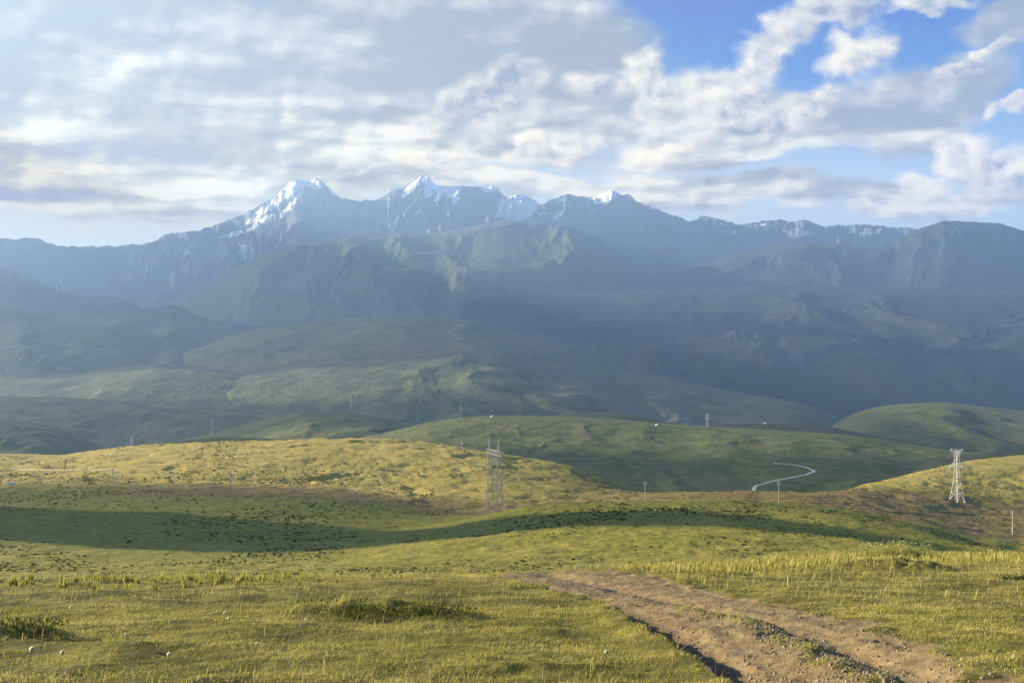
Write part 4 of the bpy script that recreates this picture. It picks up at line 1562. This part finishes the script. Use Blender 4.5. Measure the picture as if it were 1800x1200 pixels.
POLE = None
POLE_AT = {}
for (px, yb, yt, rz, label) in (
        (1780, 940, 897, 25, 'concrete utility pole nearest the right edge, on the brown flat'),
        (1369, 885, 845, 10, 'white utility pole whose top meets the winding road'),
        (1134, 881, 846, -10, 'utility pole on the brown flat between the portal pylon and the winding road'),
        (405, 863, 832, 15, 'thin utility pole at the lower edge of the golden hill'),
        (198, 851, 823, 80, 'utility pole holding the right end of the pale cable, far left'),
        (18, 845, 823, 80, 'utility pole holding the left end of the pale cable, at the left edge'),
        (623, 886, 862, 35, 'faint utility pole on the brown slope below the golden hill'),
        (812, 781, 766, 0, 'tiny utility pole behind the golden hill crest, left of the portal pylon')):
    b = hit(px, yb)
    if POLE is None:
        POLE = o = make_pole()
    else:
        o = copy_tree(POLE)
    o.location = b
    o.rotation_euler = (0, 0, math.radians(rz))
    k = b.y * (yb - yt) / F / 8.6
    o.scale = (k, k, k)
    POLE_AT[px] = (b, 8.4 * k)
    tag(o, label, 'utility pole', 'utility poles across the pasture')

# pale cable slung between the two poles on the far left
(a, ha), (b, hb_) = POLE_AT[18], POLE_AT[198]
c = MB()
A, B = a + Vector((0, 0, ha)), b + Vector((0, 0, hb_))
c.tube([A.lerp(B, i / 16) - Vector((0, 0, 1.1 * 4 * (i / 16) * (1 - i / 16) * .4)) for i in range(17)], .05, 6)
tag(c.build('overhead_cable', M_STEEL), 'pale overhead cable slung between the two poles on the far left', 'cable')

# leaning post
b = hit(113, 824)
m = MB()
m.bar((0, 0, -.3), (.9, 0, 4.4), .28, .22)
o = m.build('leaning_post', M_STONE)
o.location = b
tag(o, 'dark wooden post leaning to the right on the golden slope, above the cable', 'post')


def make_tent():
    r = empty('tent', (0, 0, 0))
    n, R = 16, 2.1
    V = [(math.cos(2 * math.pi * i / n) * R, math.sin(2 * math.pi * i / n) * R, z) for z in (-.4, 1.3) for i in range(n)]
    V += [(math.cos(2 * math.pi * i / n) * R * f, math.sin(2 * math.pi * i / n) * R * f, z) for f, z in ((.75, 1.95), (.3, 2.4)) for i in range(n)]
    V.append((0, 0, 2.5))
    me = bpy.data.meshes.new('canvas')
    f = []
    for ring in range(3):
        for i in range(n):
            j = (i + 1) % n
            f.append((ring * n + i, ring * n + j, (ring + 1) * n + j, (ring + 1) * n + i))
    for i in range(n):
        f.append((3 * n + i, 3 * n + (i + 1) % n, 4 * n))
    me.from_pydata(V, [], f)
    me.materials.append(M_TENT)
    o = bpy.data.objects.new('canvas', me)
    COL.objects.link(o)
    o.parent = r
    d = MB()
    d.bar((0, -R - .02, -.3), (0, -R - .02, 1.2), .8)
    d.build('door_flap', M_STONE, r)
    return r


TENT = None
for (px, py, wpx, label) in (
        (865, 733, 5.5, 'small round white tent on top of the green crest, above the portal pylon'),
        (1155, 748, 6, 'small white tent on the right slope of the green crest'),
        (1345, 745, 5, 'small white tent on the brown rise above the winding road'),
        (13, 650, 6, 'far white tent in the hazy valley at the left edge'),
        (626, 697, 4, 'tiny white tent in the valley behind the dark green hill'),
        (813, 781, 4, 'tiny white tent at the foot of the tiny utility pole')):
    b = hit(px, py)
    if TENT is None:
        TENT = o = make_tent()
    else:
        o = copy_tree(TENT)
    o.location = b
    k = b.y * wpx / F / 4.2
    o.scale = (k, k, k)
    tag(o, label, 'tent', 'white tents dotted over the hills')

# white trough below the left cable
b = hit(20, 851)
m = MB()
m.bar((-.9, 0, .35), (.9, 0, .35), .55)
o = m.build('trough', M_TENT)
e = MB()
for sx in (-.65, .65):
    e.bar((sx, -.2, -.1), (sx, -.2, .1), .12)
    e.bar((sx, .2, -.1), (sx, .2, .1), .12)
e.build('leg', M_STONE, o)
o.location = b
o.scale = (1.15,) * 3
tag(o, 'low white trough on the grass below the left end of the pale cable', 'trough')

# ------------------------------------------------------------------ unseen clouds put up-sun of the valley (left of the view), outlined to shade it


def mat_cloud(name, thin):
    m, t, b = new_mat(name)
    b.inputs['Base Color'].default_value = (0.85, 0.85, 0.87, 1)
    b.inputs['Specular IOR Level'].default_value = 0.0
    tr = t.new('ShaderNodeBsdfTransparent')
    mx = t.new('ShaderNodeMixShader')
    mx.inputs[0].default_value = thin
    t.l.new(b.outputs[0], mx.inputs[1])
    t.l.new(tr.outputs[0], mx.inputs[2])
    t.l.new(mx.outputs[0], t.n['Material Output'].inputs[0])
    return m


M_CLOUD = mat_cloud('cloud_dense', 0.5)
M_CLOUD_THIN = mat_cloud('cloud_thin', 0.58)
M_CLOUD_HALF = mat_cloud('cloud_shred', 0.6)
CLOUD_Z = 2250.0
OFFS = SUN[:2] / SUN[2]


def shade_cloud(shade, thick, seed, mat, zref=-60.0):
    """closed lumpy cloud whose shadow covers the ground outline 'shade'"""
    P = np.array(shade, float)
    if zref > 0:
        P[:, 0] = np.minimum(P[:, 0], -1500)
    else:
        P[:, 0] = np.minimum(P[:, 0], 5000 - 0.64 * P[:, 1])
    c = P.mean(0)
    n = 220
    seg = np.concatenate([P, P[:1]])
    L = np.r_[0, np.cumsum(np.hypot(*np.diff(seg, axis=0).T))]
    q = np.linspace(0, L[-1], n, endpoint=False)
    ox, oy = np.interp(q, L, seg[:, 0]), np.interp(q, L, seg[:, 1])
    for _ in range(3):
        ox = (np.roll(ox, 1) + 2 * ox + np.roll(ox, -1)) / 4
        oy = (np.roll(oy, 1) + 2 * oy + np.roll(oy, -1)) / 4
    amp = 35 if thick > 100 else (18 if thick < 58 else 10)
    ox = ox + amp * fbm(ox / 420, oy / 420, seed, 4)
    oy = oy + amp * fbm(ox / 420 + 9, oy / 420, seed + 1, 4)
    rr = np.concatenate([np.linspace(0, 1, 40)[1:], np.linspace(1, 0, 40)[1:-1]])
    top = np.r_[np.ones(39), -np.ones(38)]
    X = c[0] + (ox - c[0])[None] * rr[:, None]
    Y = c[1] + (oy - c[1])[None] * rr[:, None]
    prof = np.sqrt(np.clip(1 - rr[:, None] ** 4, 0, 1))
    lump = 0.6 + 0.5 * np.abs(fbm(X / 500, Y / 500, seed + 2, 4))
    Z = np.where(top[:, None] > 0, thick * prof * lump, -0.25 * thick * prof * lump)
    zc = CLOUD_Z + 0.25 * thick
    h = zc - zref
    V = np.stack([X + OFFS[0] * h, Y + OFFS[1] * h, zc + Z], -1)
    i = np.arange(77 * n).reshape(77, n)
    j = np.roll(i, -1, 1)
    f = np.stack([i[:-1], j[:-1], j[1:], i[1:]], -1).reshape(-1, 4)
    ends = np.array([[c[0] + OFFS[0] * h, c[1] + OFFS[1] * h, zc + thick * 0.8], [c[0] + OFFS[0] * h, c[1] + OFFS[1] * h, zc - thick * 0.2]])
    V = np.concatenate([V.reshape(-1, 3), ends])
    a = 77 * n
    f = np.concatenate([f, np.stack([np.full(n, a), j[0], i[0], np.full(n, a)], -1), np.stack([np.full(n, a + 1), i[-1], j[-1], np.full(n, a + 1)], -1)])
    me = bpy.data.meshes.new('shade_cloud')
    me.from_pydata(V.tolist(), [], [tuple(dict.fromkeys(r)) for r in f.tolist()])
    me.materials.append(mat)
    for p in me.polygons:
        p.use_smooth = True
    o = bpy.data.objects.new('shade_cloud', me)
    COL.objects.link(o)
    tag(o, kind='structure')


shade_cloud([(-2600, 700), (-700, 575), (0, 575), (420, 650), (1900, 880), (2600, 900), (1900, 1050), (700, 870), (200, 790), (-400, 820), (-2600, 1050)], 55, 101, M_CLOUD)
shade_cloud([(-4500, 1250), (-1500, 1230), (0, 1210), (600, 1230), (700, 2200), (-1500, 2350), (-4500, 2200)], 140, 103, M_CLOUD_THIN)
shade_cloud([(-4500, 2750), (-1500, 2700), (300, 2650), (1500, 2550), (4100, 2400), (3900, 3300), (2500, 3900), (800, 3800), (-1500, 3900), (-4500, 3700)], 140, 107, M_CLOUD_THIN)
shade_cloud([(-3500, 4250), (-1500, 4350), (800, 4200), (2500, 4150), (3500, 3700), (3300, 4700), (2400, 5300), (1400, 4900), (-500, 4900), (-3500, 5100)], 140, 109, M_CLOUD_THIN)

shade_cloud([(-520, 175), (-120, 158), (20, 140), (45, 175), (-40, 250), (-240, 310), (-520, 340)], 60, 113, M_CLOUD_HALF, -35.0)  # thin strip added out of view to dim the far side of the band softly

shade_cloud([(-6500, 4500), (-3500, 4600), (-1500, 4500), (-1300, 7800), (-2500, 9000), (-6500, 9500)], 150, 117, M_CLOUD_THIN, 900.0)  # added out of view to dim the bright haze at upper left

shadow_hill(-430, 286, 190, 29, 188, -45, 111)

# ------------------------------------------------------------------ the air
def build_haze():
    x0, x1, y0, y1, z1 = -14500.0, 14500.0, -300.0, 15000.0, 1990.0
    z0 = min(float(np.min(Z)) for _, _, Z in TERRAIN + [(0, 0, GROUND_LOW)]) - 1.0
    mb = [(x, y, z) for z in (z0, z1) for y in (y0, y1) for x in (x0, x1)]
    f = [(0, 2, 3, 1), (4, 5, 7, 6), (0, 1, 5, 4), (2, 6, 7, 3), (0, 4, 6, 2), (1, 3, 7, 5)]
    me = bpy.data.meshes.new('haze')
    me.from_pydata(mb, [], f)
    m = bpy.data.materials.new('air')
    m.use_nodes = True
    t = NT(m.node_tree)
    t.n.clear()
    v = t.new('ShaderNodeVolumePrincipled')
    v.inputs['Color'].default_value = (*HAZE_COLOR, 1)
    v.inputs['Density'].default_value = HAZE_DENSITY
    v.inputs['Anisotropy'].default_value = 0.45
    o_ = t.new('ShaderNodeOutputMaterial')
    t.l.new(v.outputs[0], o_.inputs['Volume'])
    me.materials.append(m)
    o = bpy.data.objects.new('haze', me)
    COL.objects.link(o)
    tag(o, kind='stuff')


build_haze()
